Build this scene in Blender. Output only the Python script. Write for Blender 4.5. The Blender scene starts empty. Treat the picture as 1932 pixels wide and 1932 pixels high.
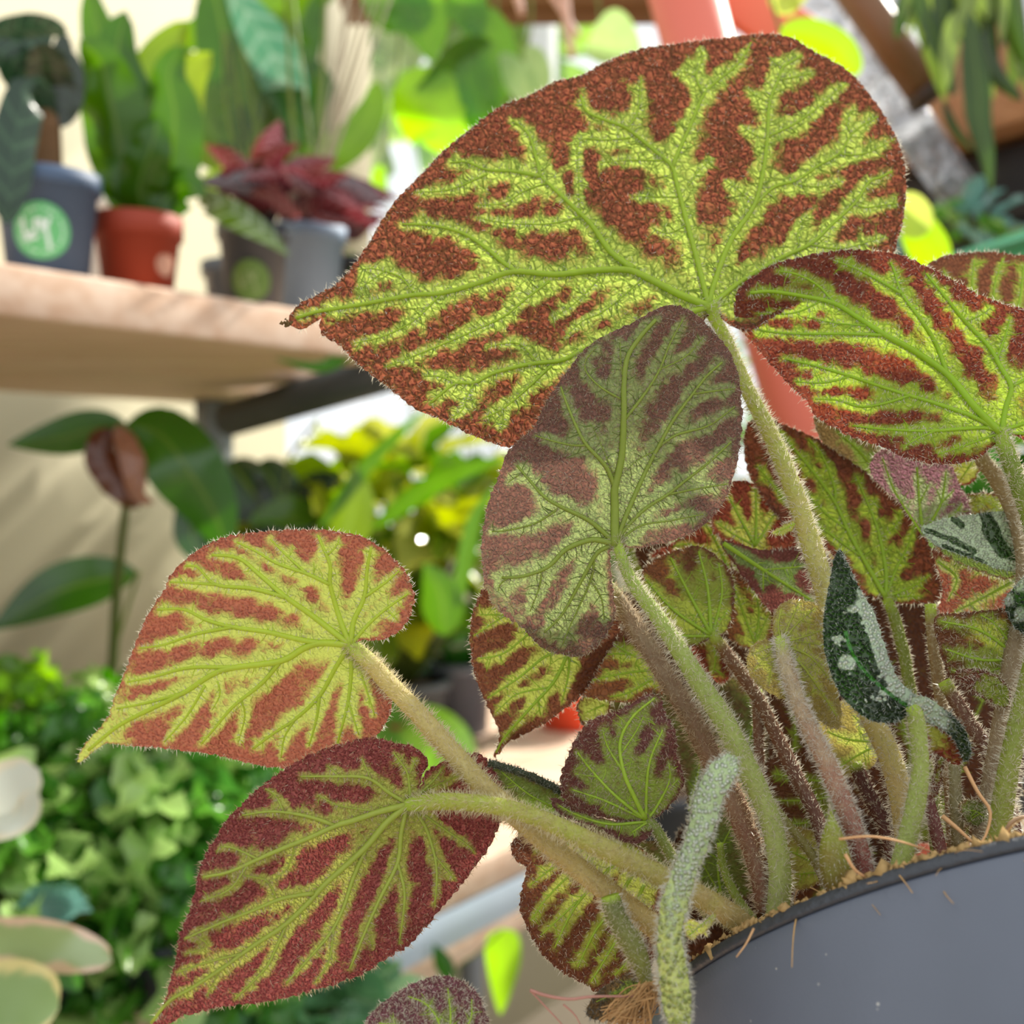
import bpy, math, random
import numpy as np
from mathutils import Vector, Matrix
from mathutils.geometry import delaunay_2d_cdt
rng = np.random.default_rng(7); random.seed(7)
S = bpy.context.scene; COL = S.collection

# ------------------------------------------------------------------ camera
CAM = np.array([0.0, 0.0, 1.30]); PITCH = math.radians(-2.0); F = 2072.0
FW = np.array([0, math.cos(PITCH), math.sin(PITCH)])
UP = np.array([0, -math.sin(PITCH), math.cos(PITCH)])
RT = np.array([1.0, 0, 0])
cd = bpy.data.cameras.new('camera'); cam = bpy.data.objects.new('camera', cd); COL.objects.link(cam)
cam.location = CAM; cam.rotation_euler = (math.radians(90) + PITCH, 0, 0)
cd.sensor_width = 36; cd.lens = 36 * F / 1932; cd.clip_start = 0.01; cd.clip_end = 60
cd.dof.use_dof = True; cd.dof.focus_distance = 0.228
cd.dof.aperture_fstop = (cd.lens * 1e-3) / 0.0030
cd.dof.aperture_blades = 0
S.camera = cam

# ------------------------------------------------------------------ light
W = bpy.data.worlds.new('sky'); S.world = W; W.use_nodes = True
wn = W.node_tree.nodes['Background']
_wt = W.node_tree; _tc = _wt.nodes.new('ShaderNodeTexCoord'); _sx = _wt.nodes.new('ShaderNodeSeparateXYZ'); _mr = _wt.nodes.new('ShaderNodeMapRange')
_wt.links.new(_tc.outputs['Generated'], _sx.inputs[0]); _wt.links.new(_sx.outputs[2], _mr.inputs[0]); _mr.inputs[1].default_value = -.25; _mr.inputs[2].default_value = .05
_wm = _wt.nodes.new('ShaderNodeMix'); _wm.data_type = 'RGBA'; _wt.links.new(_mr.outputs[0], _wm.inputs[0])
_wm.inputs[6].default_value = (.32, .29, .24, 1); _wm.inputs[7].default_value = (0.93, 0.97, 1.0, 1); _wt.links.new(_wm.outputs[2], wn.inputs[0])   # bright haze over a dim ground
wn.inputs[1].default_value = 1.38
sun = bpy.data.lights.new('sun', 'SUN'); sun.energy = 7.2; sun.angle = math.radians(2.5); sun.color = (1.0, 0.95, 0.84)
so = bpy.data.objects.new('sun', sun); COL.objects.link(so)
SUNDIR = Vector((0.50, 0.56, 0.62)).normalized()          # towards the sun
so.rotation_euler = SUNDIR.to_track_quat('Z', 'Y').to_euler(); so.location = (1, 2, 4)
S.view_settings.view_transform = 'Standard'; S.view_settings.look = 'None'
S.view_settings.gamma = 1; S.view_settings.exposure = 0.0; S.view_settings.use_curve_mapping = False
S.cycles.use_denoising = True
S.cycles.max_bounces = 8; S.cycles.diffuse_bounces = 3; S.cycles.transmission_bounces = 6
S.cycles.transparent_max_bounces = 12; S.cycles.glossy_bounces = 2
S.cycles.caustics_reflective = False; S.cycles.caustics_refractive = False
S.cycles.sample_clamp_indirect = 6

# ------------------------------------------------------------------ helpers
def PA(x, y, d):
    x = np.asarray(x, float); y = np.asarray(y, float); d = np.asarray(d, float)
    return CAM + d[..., None] * FW + ((x - 966) / F * d)[..., None] * RT + ((966 - y) / F * d)[..., None] * UP
def P(x, y, d): return PA(x, y, d)
def srgb(c):
    if isinstance(c, str): c = [int(c[i:i + 2], 16) / 255 for i in (0, 2, 4)]
    return tuple(v / 12.92 if v <= .04045 else ((v + .055) / 1.055) ** 2.4 for v in c)
def c4(c): return tuple(srgb(c)) + (1.0,)

def mesh(name, V, faces, mat, parent=None, smooth=True, attrs=None, origin=None):
    """one mesh object; faces = list of (n,k) int arrays or list of index lists"""
    V = np.asarray(V, float)
    off = np.array(parent['_o']) if parent is not None and '_o' in parent else np.zeros(3)
    if parent is None and origin is not None: off = np.asarray(origin, float)
    me = bpy.data.meshes.new(name)
    if isinstance(faces, np.ndarray): faces = [faces]
    if faces and isinstance(faces[0], np.ndarray):
        tot = [f.shape[1] * np.ones(len(f), int) for f in faces]
        loops = np.concatenate([f.ravel() for f in faces]).astype(np.int32); ct = np.concatenate(tot)
    else:
        ct = np.array([len(f) for f in faces]); loops = np.array([i for f in faces for i in f], np.int32)
    st = np.concatenate([[0], np.cumsum(ct)[:-1]]).astype(np.int32)
    me.vertices.add(len(V)); me.vertices.foreach_set('co', (V - off).ravel().astype(np.float32))
    me.loops.add(len(loops)); me.loops.foreach_set('vertex_index', loops)
    me.polygons.add(len(ct)); me.polygons.foreach_set('loop_start', st)
    me.update(calc_edges=True)
    if smooth: me.polygons.foreach_set('use_smooth', np.ones(len(ct), bool))
    for k, a in (attrs or {}).items():
        a = np.asarray(a, np.float32)
        if a.ndim == 1:
            at = me.attributes.new(k, 'FLOAT', 'POINT'); at.data.foreach_set('value', a)
        else:
            at = me.attributes.new(k, 'FLOAT_VECTOR', 'POINT'); at.data.foreach_set('vector', a.ravel())
    me.validate(); me.materials.append(mat)
    o = bpy.data.objects.new(name, me); COL.objects.link(o)
    if parent is not None: o.parent = parent
    elif origin is not None: o.location = off
    o['_o'] = [float(v) for v in off]
    return o
def empty(name, loc, label, cat, group=None, kind=None):
    o = bpy.data.objects.new(name, None); COL.objects.link(o); o.location = loc
    o.empty_display_size = .02
    o['_o'] = [float(v) for v in loc]; o['label'] = label; o['category'] = cat
    if group: o['group'] = group
    if kind: o['kind'] = kind
    return o
def tag(o, label, cat, group=None):
    o['label'] = label; o['category'] = cat
    if group: o['group'] = group
    return o

def resample(p, step, closed=False):
    """Catmull-Rom through p, then even spacing"""
    p = np.asarray(p, float); n = len(p)
    if closed: q = np.vstack([p[-1], p, p[0], p[1]])
    else: q = np.vstack([2 * p[0] - p[1], p, 2 * p[-1] - p[-2]])
    out = []
    for i in range(n if closed else n - 1):
        a, b, c, d = q[i], q[i + 1], q[i + 2], q[i + 3]
        t = np.linspace(0, 1, 9)[:-1, None]
        out.append(.5 * ((2 * b) + (c - a) * t + (2 * a - 5 * b + 4 * c - d) * t ** 2 + (3 * b - a - 3 * c + d) * t ** 3))
    out = np.vstack(out)
    out = np.vstack([out, out[:1] if closed else p[-1:]])
    L = np.concatenate([[0], np.cumsum(np.linalg.norm(np.diff(out[:, :2] if step >= 1 else out, axis=0), axis=1))])
    m = max(int(round(L[-1] / step)), 2)
    s = np.linspace(0, L[-1], m + 1)
    r = np.stack([np.interp(s, L, out[:, k]) for k in range(out.shape[1])], 1)
    return r[:-1] if closed else r

def inside(poly, X, Y):
    c = np.zeros(len(X), bool); j = len(poly) - 1
    for i in range(len(poly)):
        xi, yi = poly[i]; xj, yj = poly[j]
        m = ((yi > Y) != (yj > Y))
        with np.errstate(divide='ignore', invalid='ignore'):
            t = X < (xj - xi) * (Y - yi) / (yj - yi) + xi
        c ^= m & t; j = i
    return c
def segdist(X, Y, pl):
    """distance to polyline and arc parameter 0..1"""
    A = pl[:-1, :2]; B = pl[1:, :2]; L = np.linalg.norm(B - A, axis=1) + 1e-9
    cum = np.concatenate([[0], np.cumsum(L)]); best = np.full(len(X), 1e9); par = np.zeros(len(X))
    for k in range(len(A)):
        dx, dy = (B[k] - A[k]) / L[k]
        t = np.clip((X - A[k, 0]) * dx + (Y - A[k, 1]) * dy, 0, L[k])
        d = np.hypot(X - A[k, 0] - t * dx, Y - A[k, 1] - t * dy)
        m = d < best; best[m] = d[m]; par[m] = (cum[k] + t[m]) / cum[-1]
    return best, par

def frames(C):
    T = np.gradient(C, axis=0); T /= np.linalg.norm(T, axis=1)[:, None] + 1e-12
    N = np.zeros_like(T); ref = np.array([0, 0, 1.0]) if abs(T[0, 2]) < .9 else np.array([1.0, 0, 0])
    n = np.cross(T[0], ref); n /= np.linalg.norm(n)
    for i in range(len(T)):
        n = n - T[i] * (n @ T[i]); n /= np.linalg.norm(n) + 1e-12; N[i] = n
    return T, N, np.cross(T, N)
def tube(C, R, k=10, cap=True, wob=0.0):
    C = np.asarray(C, float); R = np.broadcast_to(R, (len(C),)).astype(float)
    T, N, B = frames(C); a = np.linspace(0, 2 * np.pi, k, endpoint=False)
    r = R[:, None] * (1 + wob * rng.normal(size=(len(C), k)))
    V = C[:, None, :] + r[..., None] * (np.cos(a)[None, :, None] * N[:, None, :] + np.sin(a)[None, :, None] * B[:, None, :])
    V = V.reshape(-1, 3); i = np.arange(len(C) - 1)[:, None] * k; j = np.arange(k)[None, :]; j2 = (j + 1) % k
    F_ = np.stack([i + j, i + j2, i + k + j2, i + k + j], -1).reshape(-1, 4)
    t = np.repeat(np.linspace(0, 1, len(C)), k)
    if cap:
        V = np.vstack([V, C[:1], C[-1:]]); n = len(C) * k; t = np.concatenate([t, [0, 1]])
        c0 = np.stack([np.full(k, n), np.roll(np.arange(k), -1), np.arange(k)], 1)
        e = (len(C) - 1) * k; c1 = np.stack([np.full(k, n + 1), e + np.arange(k), e + np.roll(np.arange(k), -1)], 1)
        return V, [F_, np.vstack([c0, c1])], t
    return V, [F_], t
def join(parts):
    """[(V, [faces...])] -> V, faces"""
    Vs = []; q = []; tr = []; n = 0
    for V, Fs in parts:
        for f in Fs: (q if f.shape[1] == 4 else tr).append(f + n)
        Vs.append(V); n += len(V)
    out = []
    if q: out.append(np.vstack(q))
    if tr: out.append(np.vstack(tr))
    return np.vstack(Vs), out
def hairs(Bp, D, L, w):
    """bent tapering hair strips"""
    Bp = np.asarray(Bp); D = np.asarray(D, float); n = len(Bp)
    D = D / (np.linalg.norm(D, axis=1)[:, None] + 1e-12); L = np.broadcast_to(L, (n,))[:, None]; w = np.broadcast_to(w, (n,))[:, None]
    s = rng.normal(size=(n, 3)); s -= D * (s * D).sum(1)[:, None]; s /= np.linalg.norm(s, axis=1)[:, None] + 1e-12
    bend = rng.normal(size=(n, 3)) * .28; bend[:, 2] -= .1
    m = Bp + D * L * .5 + bend * L * .18; t = Bp + D * L * .96 + bend * L * .55
    V = np.stack([Bp - s * w / 2, Bp + s * w / 2, m - s * w * .33, m + s * w * .33, t], 1).reshape(-1, 3)
    b = np.arange(n)[:, None] * 5
    return V, [b + np.array([[0, 1, 3, 2]]), b + np.array([[2, 3, 4]])]

# ------------------------------------------------------------------ materials
class NT:
    def __init__(s, name):
        s.m = bpy.data.materials.new(name); s.m.use_nodes = True; s.t = s.m.node_tree; s.t.nodes.clear()
        s.out = s.t.nodes.new('ShaderNodeOutputMaterial')
    def n(s, typ, **kw):
        nd = s.t.nodes.new(typ)
        for k, v in kw.items():
            if k.startswith('i_'):
                key = k[2:]; key = int(key) if key.isdigit() else key.replace('_', ' ')
                if hasattr(v, 'is_output') or isinstance(v, bpy.types.NodeSocket): s.t.links.new(v, nd.inputs[key])
                else: nd.inputs[key].default_value = v
            else: setattr(nd, k, v)
        return nd
    def l(s, a, b): s.t.links.new(a, b)
    def math(s, op, a, b=0.0, c=None, clamp=False):
        nd = s.t.nodes.new('ShaderNodeMath'); nd.operation = op; nd.use_clamp = clamp
        for i, v in enumerate((a, b) if c is None else (a, b, c)):
            if isinstance(v, bpy.types.NodeSocket): s.t.links.new(v, nd.inputs[i])
            else: nd.inputs[i].default_value = v
        return nd.outputs[0]
    def mix(s, f, a, b, typ='MIX'):
        nd = s.t.nodes.new('ShaderNodeMix'); nd.data_type = 'RGBA'; nd.blend_type = typ
        for i, v in ((0, f), (6, a), (7, b)):
            if isinstance(v, bpy.types.NodeSocket): s.t.links.new(v, nd.inputs[i])
            else: nd.inputs[i].default_value = v
        return nd.outputs[2]
    def ramp(s, f, lo, hi):
        nd = s.t.nodes.new('ShaderNodeMapRange'); nd.interpolation_type = 'SMOOTHSTEP'
        s.t.links.new(f, nd.inputs[0]); nd.inputs[1].default_value = lo; nd.inputs[2].default_value = hi
        return nd.outputs[0]
    def attr(s, name, vec=False):
        nd = s.t.nodes.new('ShaderNodeAttribute'); nd.attribute_name = name
        return nd.outputs['Vector'] if vec else nd.outputs['Fac']
    def noise(s, vec, scale, detail=2.0, rough=.5):
        nd = s.t.nodes.new('ShaderNodeTexNoise'); nd.inputs['Scale'].default_value = scale
        nd.inputs['Detail'].default_value = detail; nd.inputs['Roughness'].default_value = rough
        if vec is not None: s.t.links.new(vec, nd.inputs['Vector'])
        return nd.outputs['Fac']
    def thin(s, diff, trans, fac=.5, normal=None, gloss=.04, rough=.5):
        a = s.n('ShaderNodeBsdfDiffuse'); b = s.n('ShaderNodeBsdfTranslucent')
        for nd, c in ((a, diff), (b, trans)):
            if isinstance(c, bpy.types.NodeSocket): s.l(c, nd.inputs[0])
            else: nd.inputs[0].default_value = c
            if normal is not None: s.l(normal, nd.inputs['Normal'])
        mx = s.n('ShaderNodeMixShader', i_0=fac); s.l(a.outputs[0], mx.inputs[1]); s.l(b.outputs[0], mx.inputs[2])
        g = s.n('ShaderNodeBsdfGlossy'); g.inputs['Roughness'].default_value = rough; g.inputs[0].default_value = (1, 1, 1, 1)
        if normal is not None: s.l(normal, g.inputs['Normal'])
        m2 = s.n('ShaderNodeMixShader', i_0=gloss); s.l(mx.outputs[0], m2.inputs[1]); s.l(g.outputs[0], m2.inputs[2])
        s.l(m2.outputs[0], s.out.inputs[0]); return s.m
    def bsdf(s, color, rough=.5, normal=None, spec=.5, sub=0, metal=0.0, emis=None):
        b = s.n('ShaderNodeBsdfPrincipled')
        if isinstance(color, bpy.types.NodeSocket): s.l(color, b.inputs['Base Color'])
        else: b.inputs['Base Color'].default_value = color
        if isinstance(rough, bpy.types.NodeSocket): s.l(rough, b.inputs['Roughness'])
        else: b.inputs['Roughness'].default_value = rough
        b.inputs['Metallic'].default_value = metal; b.inputs['Specular IOR Level'].default_value = spec
        if normal is not None: s.l(normal, b.inputs['Normal'])
        s.l(b.outputs[0], s.out.inputs[0]); return s.m
    def bump(s, h, strength=.3, dist=.001):
        nd = s.n('ShaderNodeBump'); nd.inputs['Strength'].default_value = strength; nd.inputs['Distance'].default_value = dist
        s.l(h, nd.inputs['Height']); return nd.outputs[0]

def leaf_material(name, green, red, cell=13.0, tr=.55, tgreen=None, tred=None, frost=0.0, bump=.5, pebble=False, tboost=1.0, dark=.55, soft=(.16, .84), sat=1.04, cellr=.34):
    """pigment: green along the veins (attribute g), red between; fine net of veins; quilted relief"""
    t = NT(name); uv = t.attr('uvp', True); g = t.attr('g')
    n1 = t.noise(uv, 3.2, 3.0, .6); n2 = t.noise(uv, 22.0, 2.0, .6)
    gm = t.math('ADD', g, t.math('MULTIPLY', t.math('SUBTRACT', n1, .5), .55))
    gm = t.math('ADD', gm, t.math('MULTIPLY', t.math('SUBTRACT', n2, .5), .35))
    # distorted coordinates for the net
    nz = t.n('ShaderNodeTexNoise'); nz.inputs['Scale'].default_value = 6.0; t.l(uv, nz.inputs['Vector'])
    dv = t.n('ShaderNodeVectorMath', operation='SCALE'); t.l(nz.outputs['Color'], dv.inputs[0]); dv.inputs['Scale'].default_value = .16
    av = t.n('ShaderNodeVectorMath', operation='ADD'); t.l(uv, av.inputs[0]); t.l(dv.outputs[0], av.inputs[1])
    v1 = t.n('ShaderNodeTexVoronoi', feature='DISTANCE_TO_EDGE'); v1.inputs['Scale'].default_value = 100.0 / cell
    t.l(av.outputs[0], v1.inputs['Vector'])
    v2 = t.n('ShaderNodeTexVoronoi', feature='F1'); v2.inputs['Scale'].default_value = 100.0 / (cell * .42); t.l(av.outputs[0], v2.inputs['Vector'])
    v3 = t.n('ShaderNodeTexVoronoi', feature='DISTANCE_TO_EDGE'); v3.inputs['Scale'].default_value = 100.0 / (cell * 2.6)
    t.l(av.outputs[0], v3.inputs['Vector'])
    e1 = t.ramp(v1.outputs['Distance'], .15, .03); e3 = t.ramp(v3.outputs['Distance'], .06, .015)
    # every little cell between the veinlets takes its own shade
    vc = t.n('ShaderNodeTexVoronoi', feature='F1'); vc.inputs['Scale'].default_value = 100.0 / cell; t.l(av.outputs[0], vc.inputs['Vector'])
    sc = t.n('ShaderNodeSeparateColor'); t.l(vc.outputs['Color'], sc.inputs[0])
    gm2 = t.math('ADD', gm, t.math('MULTIPLY', t.math('SUBTRACT', sc.outputs[0], .5), cellr))
    gm2 = t.math('ADD', gm2, t.math('MULTIPLY', e1, .08))
    mask = t.ramp(gm2, *soft)
    cellv = t.ramp(v2.outputs['Distance'], .1, .75)
    redc = t.mix(cellv, c4(red[0]), c4(red[1])); greenc = t.mix(t.math('MULTIPLY', n2, .8), c4(green[0]), c4(green[1]))
    base = t.mix(mask, redc, greenc)
    net = t.mix(mask, c4(red[2]), c4(green[2]))
    edge = t.math('MAXIMUM', t.math('MULTIPLY', e1, .75), e3)
    edge = t.math('MULTIPLY', edge, dark)
    base = t.mix(edge, base, net)
    if frost:
        base = t.mix(frost, base, (.62, .66, .56, 1))
    hgt = t.math('ADD', t.math('MULTIPLY', t.ramp(v1.outputs['Distance'], 0, .3), -.8), t.math('MULTIPLY', cellv, .35))
    nb = t.bump(hgt, bump, .0006)
    gam = t.n('ShaderNodeGamma'); t.l(base, gam.inputs[0]); gam.inputs[1].default_value = 1.0
    hs = t.n('ShaderNodeHueSaturation'); t.l(gam.outputs[0], hs.inputs['Color']); hs.inputs['Saturation'].default_value = sat; hs.inputs['Value'].default_value = tboost
    return t.thin(base, hs.outputs[0], tr, nb, .015, .5)

_mc = {}
def vein_mat(c0='a9c23a', c1='93b23a'):
    k = ('v', c0, c1)
    if k not in _mc:
        t = NT('vein_flesh'); n = t.noise(t.n('ShaderNodeTexCoord').outputs['Object'], 900, 2)
        br = lambda c: tuple(min(1, v * 1.38) for v in srgb(c)) + (1,)
        c = t.mix(n, br(c0), br(c1)); _mc[k] = t.thin(c, c, .5, None, .02, .45)
    return _mc[k]
def stem_mat(ca, cb, tr=.3):
    k = ('s', ca, cb, tr)
    if k not in _mc:
        t = NT('petiole_skin'); co = t.n('ShaderNodeTexCoord').outputs['Object']; n = t.noise(co, 1400, 3, .65); a = t.attr('t')
        n2 = t.noise(co, 260, 2)
        f = t.math('ADD', a, t.math('MULTIPLY', t.math('SUBTRACT', n2, .5), .9), clamp=True)
        c = t.mix(f, c4(ca), c4(cb)); c = t.mix(t.math('MULTIPLY', t.ramp(n, .5, .75), .35), c, (.75, .7, .5, 1)); c = t.mix(t.math('MULTIPLY', t.ramp(a, .09, .0), .85), c, c4('bcd84a'))
        c = t.mix(t.math('MULTIPLY', t.ramp(n, .5, .3), .35), c, t.mix(.5, c, (.12, .06, .02, 1)))
        _mc[k] = t.thin(c, c, tr + .12, t.bump(n, .5, .0005), .02, .5)
    return _mc[k]
def hair_mat(c='efe6cf'):
    c = ''.join('%02x' % int(int(c[i:i + 2], 16) * .9) for i in (0, 2, 4))
    k = ('h', c)
    if k not in _mc:
        t = NT('plant_hair'); _mc[k] = t.thin(c4(c), c4(c), .5, None, .08, .35)
    return _mc[k]
def plain(name, c, rough=.5, spec=.4, var=.12, scale=40, bump=0, metal=0.0):
    k = ('p', name, c)
    if k not in _mc:
        t = NT(name); co = t.n('ShaderNodeTexCoord').outputs['Object']; n = t.noise(co, scale, 3)
        a = srgb(c); lo = tuple(v * (1 - var) for v in a) + (1,); hi = tuple(min(1, v * (1 + var)) for v in a) + (1,)
        _mc[k] = t.bsdf(t.mix(n, lo, hi), rough, t.bump(n, bump, .001) if bump else None, spec, metal=metal)
    return _mc[k]

# ------------------------------------------------------------------ begonia: pot
PC = CAM + 0.11361 * RT - 0.10953 * UP + 0.24919 * FW
nv = np.array([-0.08837, 0.74123, 0.66541]); PN = nv[0] * RT + nv[1] * UP + nv[2] * FW; PN /= np.linalg.norm(PN)
PX = np.cross(PN, FW); PX /= np.linalg.norm(PX); PY = np.cross(PN, PX)
def lathe(prof, C, ax, X, Y, k=160):
    prof = np.asarray(prof, float); a = np.linspace(0, 2 * np.pi, k, endpoint=False)
    V = C + prof[:, 1][:, None, None] * ax + prof[:, 0][:, None, None] * (np.cos(a)[None, :, None] * X + np.sin(a)[None, :, None] * Y)
    V = V.reshape(-1, 3); i = np.arange(len(prof) - 1)[:, None] * k; j = np.arange(k)[None, :]; j2 = (j + 1) % k
    return V, [np.stack([i + j, i + j2, i + k + j2, i + k + j], -1).reshape(-1, 4)]
POTBASE = PC - PN * .150
plant = empty('potted_begonia', POTBASE, 'begonia in a tilted dark grey plastic pot with fuzzy red and green veined leaves', 'potted plant')

t = NT('pot_plastic'); co = t.n('ShaderNodeTexCoord').outputs['Object']
n = t.noise(co, 1500, 2); n2 = t.noise(co, 30, 3); sp = t.n('ShaderNodeTexVoronoi'); sp.inputs['Scale'].default_value = 260; t.l(co, sp.inputs['Vector'])
speck = t.ramp(sp.outputs['Distance'], .10, .04); keep = t.ramp(t.noise(co, 60, 1), .55, .62)
c = t.mix(n2, c4('50555f'), c4('636977')); c = t.mix(t.math('MULTIPLY', t.math('MULTIPLY', speck, keep), .6), c, (.7, .66, .58, 1))
POTM = t.bsdf(c, .34, t.bump(n, .12, .0003), .5)
body = [(.0846, -.0004), (.0850, -.0010), (.0850, -.004), (.0843, -.02), (.080, -.06), (.075, -.10), (.0695, -.147), (.067, -.150), (.0, -.150)]
V, Fs = lathe(body, PC, PN, PX, PY); pot = mesh('pot', V, Fs, POTM, plant)
rim = [(.0815, -.012), (.0815, .0012), (.0820, .0023), (.0844, .0024), (.0853, .0018), (.0856, .0002), (.0852, -.0003), (.0846, -.0004)]
V, Fs = lathe(rim, PC, PN, PX, PY, 240); mesh('rim', V, Fs, plain('rim_plastic', '34373d', .45, .5, .25, 700, .3), pot)
# soil
rr = np.linspace(0, .0816, 34); aa = np.linspace(0, 2 * np.pi, 150, endpoint=False)
R_, A_ = np.meshgrid(rr, aa, indexing='ij')
hh = .0004 + rng.normal(size=R_.shape) * .0009 + .0085 * np.clip(1 - R_ / .080, 0, 1) ** .55
V = PC + (R_ * np.cos(A_))[..., None] * PX + (R_ * np.sin(A_))[..., None] * PY + hh[..., None] * PN
V = V.reshape(-1, 3); k = 150; i = np.arange(33)[:, None] * k; j = np.arange(k)[None, :]; j2 = (j + 1) % k
t = NT('potting_soil'); co = t.n('ShaderNodeTexCoord').outputs['Object']; n = t.noise(co, 900, 4, .7)
SOILM = t.bsdf(t.mix(n, c4('3a2a1c'), c4('a08258')), .95, t.bump(n, .8, .001), .1)
soil = mesh('soil', V, np.stack([i + j, i + k + j, i + k + j2, i + j2], -1).reshape(-1, 4), SOILM, plant)
def rimpt(a, r, h): return PC + r * (math.cos(a) * PX + math.sin(a) * PY) + h * PN
# which angles face the camera
aim = np.array([np.dot(rimpt(a, .085, 0) - CAM, FW) for a in np.linspace(0, 2 * np.pi, 360, endpoint=False)])
A0 = aim.argmin() * math.pi / 180
# crumbs and fibres along the near rim
parts = []; ico = None
def blob(c, r):
    v = rng.normal(size=(10, 3)); v /= np.linalg.norm(v, axis=1)[:, None]
    # octahedron with jitter
    b = np.array([[1, 0, 0], [-1, 0, 0], [0, 1, 0], [0, -1, 0], [0, 0, 1], [0, 0, -1]]) * r * rng.uniform(.5, 1.3, (6, 1)) + rng.normal(size=(6, 3)) * r * .25
    f = np.array([[0, 2, 4], [2, 1, 4], [1, 3, 4], [3, 0, 4], [2, 0, 5], [1, 2, 5], [3, 1, 5], [0, 3, 5]])
    return b + c, [f]
for q in range(4200):
    a = A0 + rng.normal() * .75; r = .0815 + rng.uniform(-.011, .0015) if rng.random() < .8 else .0845
    h = rng.uniform(-.001, .0022) + .0085 * max(0, 1 - r / .08) ** .55 if r < .081 else rng.uniform(.0015, .0028)
    parts.append(blob(rimpt(a, r, h), rng.uniform(.0003, .0009) * (2.2 if rng.random() < .05 else 1)))
V, Fs = join(parts); o = mesh('soil_crumb', V, Fs, plain('coir_crumb', 'a5885a', .95, .1, .55, 500), soil, smooth=False); o['kind'] = 'stuff'
parts = []
for q in range(420):
    a = A0 + rng.normal() * .8; r = .0805 + rng.uniform(-.014, .003); p0 = rimpt(a, r, rng.uniform(0, .002))
    d = rng.normal(size=3); d += PN * .7; d /= np.linalg.norm(d); L = rng.uniform(.002, .009); b = rng.normal(size=3) * .5
    s = np.linspace(0, 1, 7)[:, None]; C = p0 + d * L * s + b * L * s * s * .8 - PN * L * .6 * s ** 2
    parts.append(tube(C, np.linspace(.00018, .00006, 7) * rng.uniform(.6, 1.6), 4, False)[:2])
V, Fs = join(parts); o = mesh('coir_fibre', V, Fs, plain('coir_fibre', 'c09a66', .8, .2, .4, 300), soil); o['kind'] = 'stuff'
# long stray roots the photo picks out
def root(pts, w, col='c79a6c'):
    C = resample(np.array([[*PA(x, y, d)] for x, y, d in pts]), .0012)
    V, Fs, t_ = tube(C, np.linspace(w, w * .5, len(C)) * .2 / F / 2, 6); mesh('root', V, Fs, plain('stray_root', col, .7, .3, .2, 300), soil)
root([(1583, 1583, .195), (1640, 1578, .193), (1700, 1588, .193), (1773, 1612, .2)], 5)
root([(1595, 1612, .196), (1612, 1640, .196), (1633, 1655, .197)], 8)
root([(1422, 1752, .198), (1408, 1780, .196), (1389, 1806, .195)], 5)
root([(1820, 1447, .215), (1845, 1495, .212), (1868, 1530, .21), (1862, 1570, .208), (1850, 1592, .206)], 9)
root([(1778, 1540, .21), (1805, 1562, .208), (1838, 1592, .206)], 10)
root([(1905, 1590, .207), (1902, 1560, .205), (1918, 1545, .205), (1940, 1540, .205)], 12, 'a98a6a')
root([(1000, 1868, .2), (1030, 1878, .2), (1075, 1885, .2), (1120, 1880, .2), (1210, 1880, .203)], 7, 'a8786a')
root([(1000, 1868, .2), (1030, 1900, .2), (1062, 1935, .2), (1075, 1960, .2)], 4, 'a8786a')
root([(1063, 1895, .2), (1085, 1915, .2), (1098, 1940, .2)], 4, 'a8786a')
parts = []
for q in range(130):
    a_ = np.array([rng.uniform(1205, 1245), rng.uniform(1850, 1890), .203 + rng.normal() * .002]); b_ = np.array([rng.uniform(1130, 1230), rng.uniform(1900, 1960), .203 + rng.normal() * .002])
    m_ = (a_ + b_) / 2 + np.array([rng.normal() * 10, rng.normal() * 10, 0])
    C = resample(np.array([PA(*a_), PA(*m_), PA(*b_)]), .0015); parts.append(tube(C, .00012, 4, False)[:2])
V, Fs = join(parts); o = mesh('rootlet_tuft', V, Fs, plain('rootlets', 'b08a5c', .8, .2, .5, 400), soil); o['kind'] = 'stuff'

# ------------------------------------------------------------------ begonia: stems
def petiole(pts, cols, parent, hair=1.0, hc='efe6cf', name='petiole', tr=.3, hl=1.0, k=18):
    """pts: (x, y, depth, width px)"""
    p = np.array(pts, float); p = resample(p, 9.0); C = PA(p[:, 0], p[:, 1], p[:, 2]); R = p[:, 3] * p[:, 2] / F / 2 * .85
    R *= 1 + .03 * np.sin(np.linspace(0, 14, len(R)))
    V, Fs, tt = tube(C, R, k, True, .012)
    o = mesh(name, V, Fs, stem_mat(*cols, tr), parent, attrs={'t': tt})
    Lpx = len(p) * 9.0; n = int(Lpx * np.mean(p[:, 3]) * .135 * hair)
    if n > 0:
        s = rng.uniform(0, len(C) - 1.001, n); i = s.astype(int); f = (s - i)[:, None]
        T, N, B = frames(C); a = rng.uniform(0, 2 * np.pi, n)[:, None]
        dr = np.cos(a) * N[i] + np.sin(a) * B[i]
        base = C[i] * (1 - f) + C[i + 1] * f + dr * (R[i] * (1 - f[:, 0]) + R[i + 1] * f[:, 0])[:, None] * .97
        dd = dr + T[i] * rng.normal(-.25, .35, (n, 1)) + rng.normal(size=(n, 3)) * .25
        dm = p[:, 2].mean() / F
        V, Fs = hairs(base, dd, rng.uniform(6, 17, n) * dm * hl * min(1.3, max(.55, np.mean(p[:, 3]) / 38)), 1.35 * dm)
        h = mesh('hair', V, Fs, hair_mat(hc), o if parent is plant else parent); h['kind'] = 'stuff'
    return o

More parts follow.
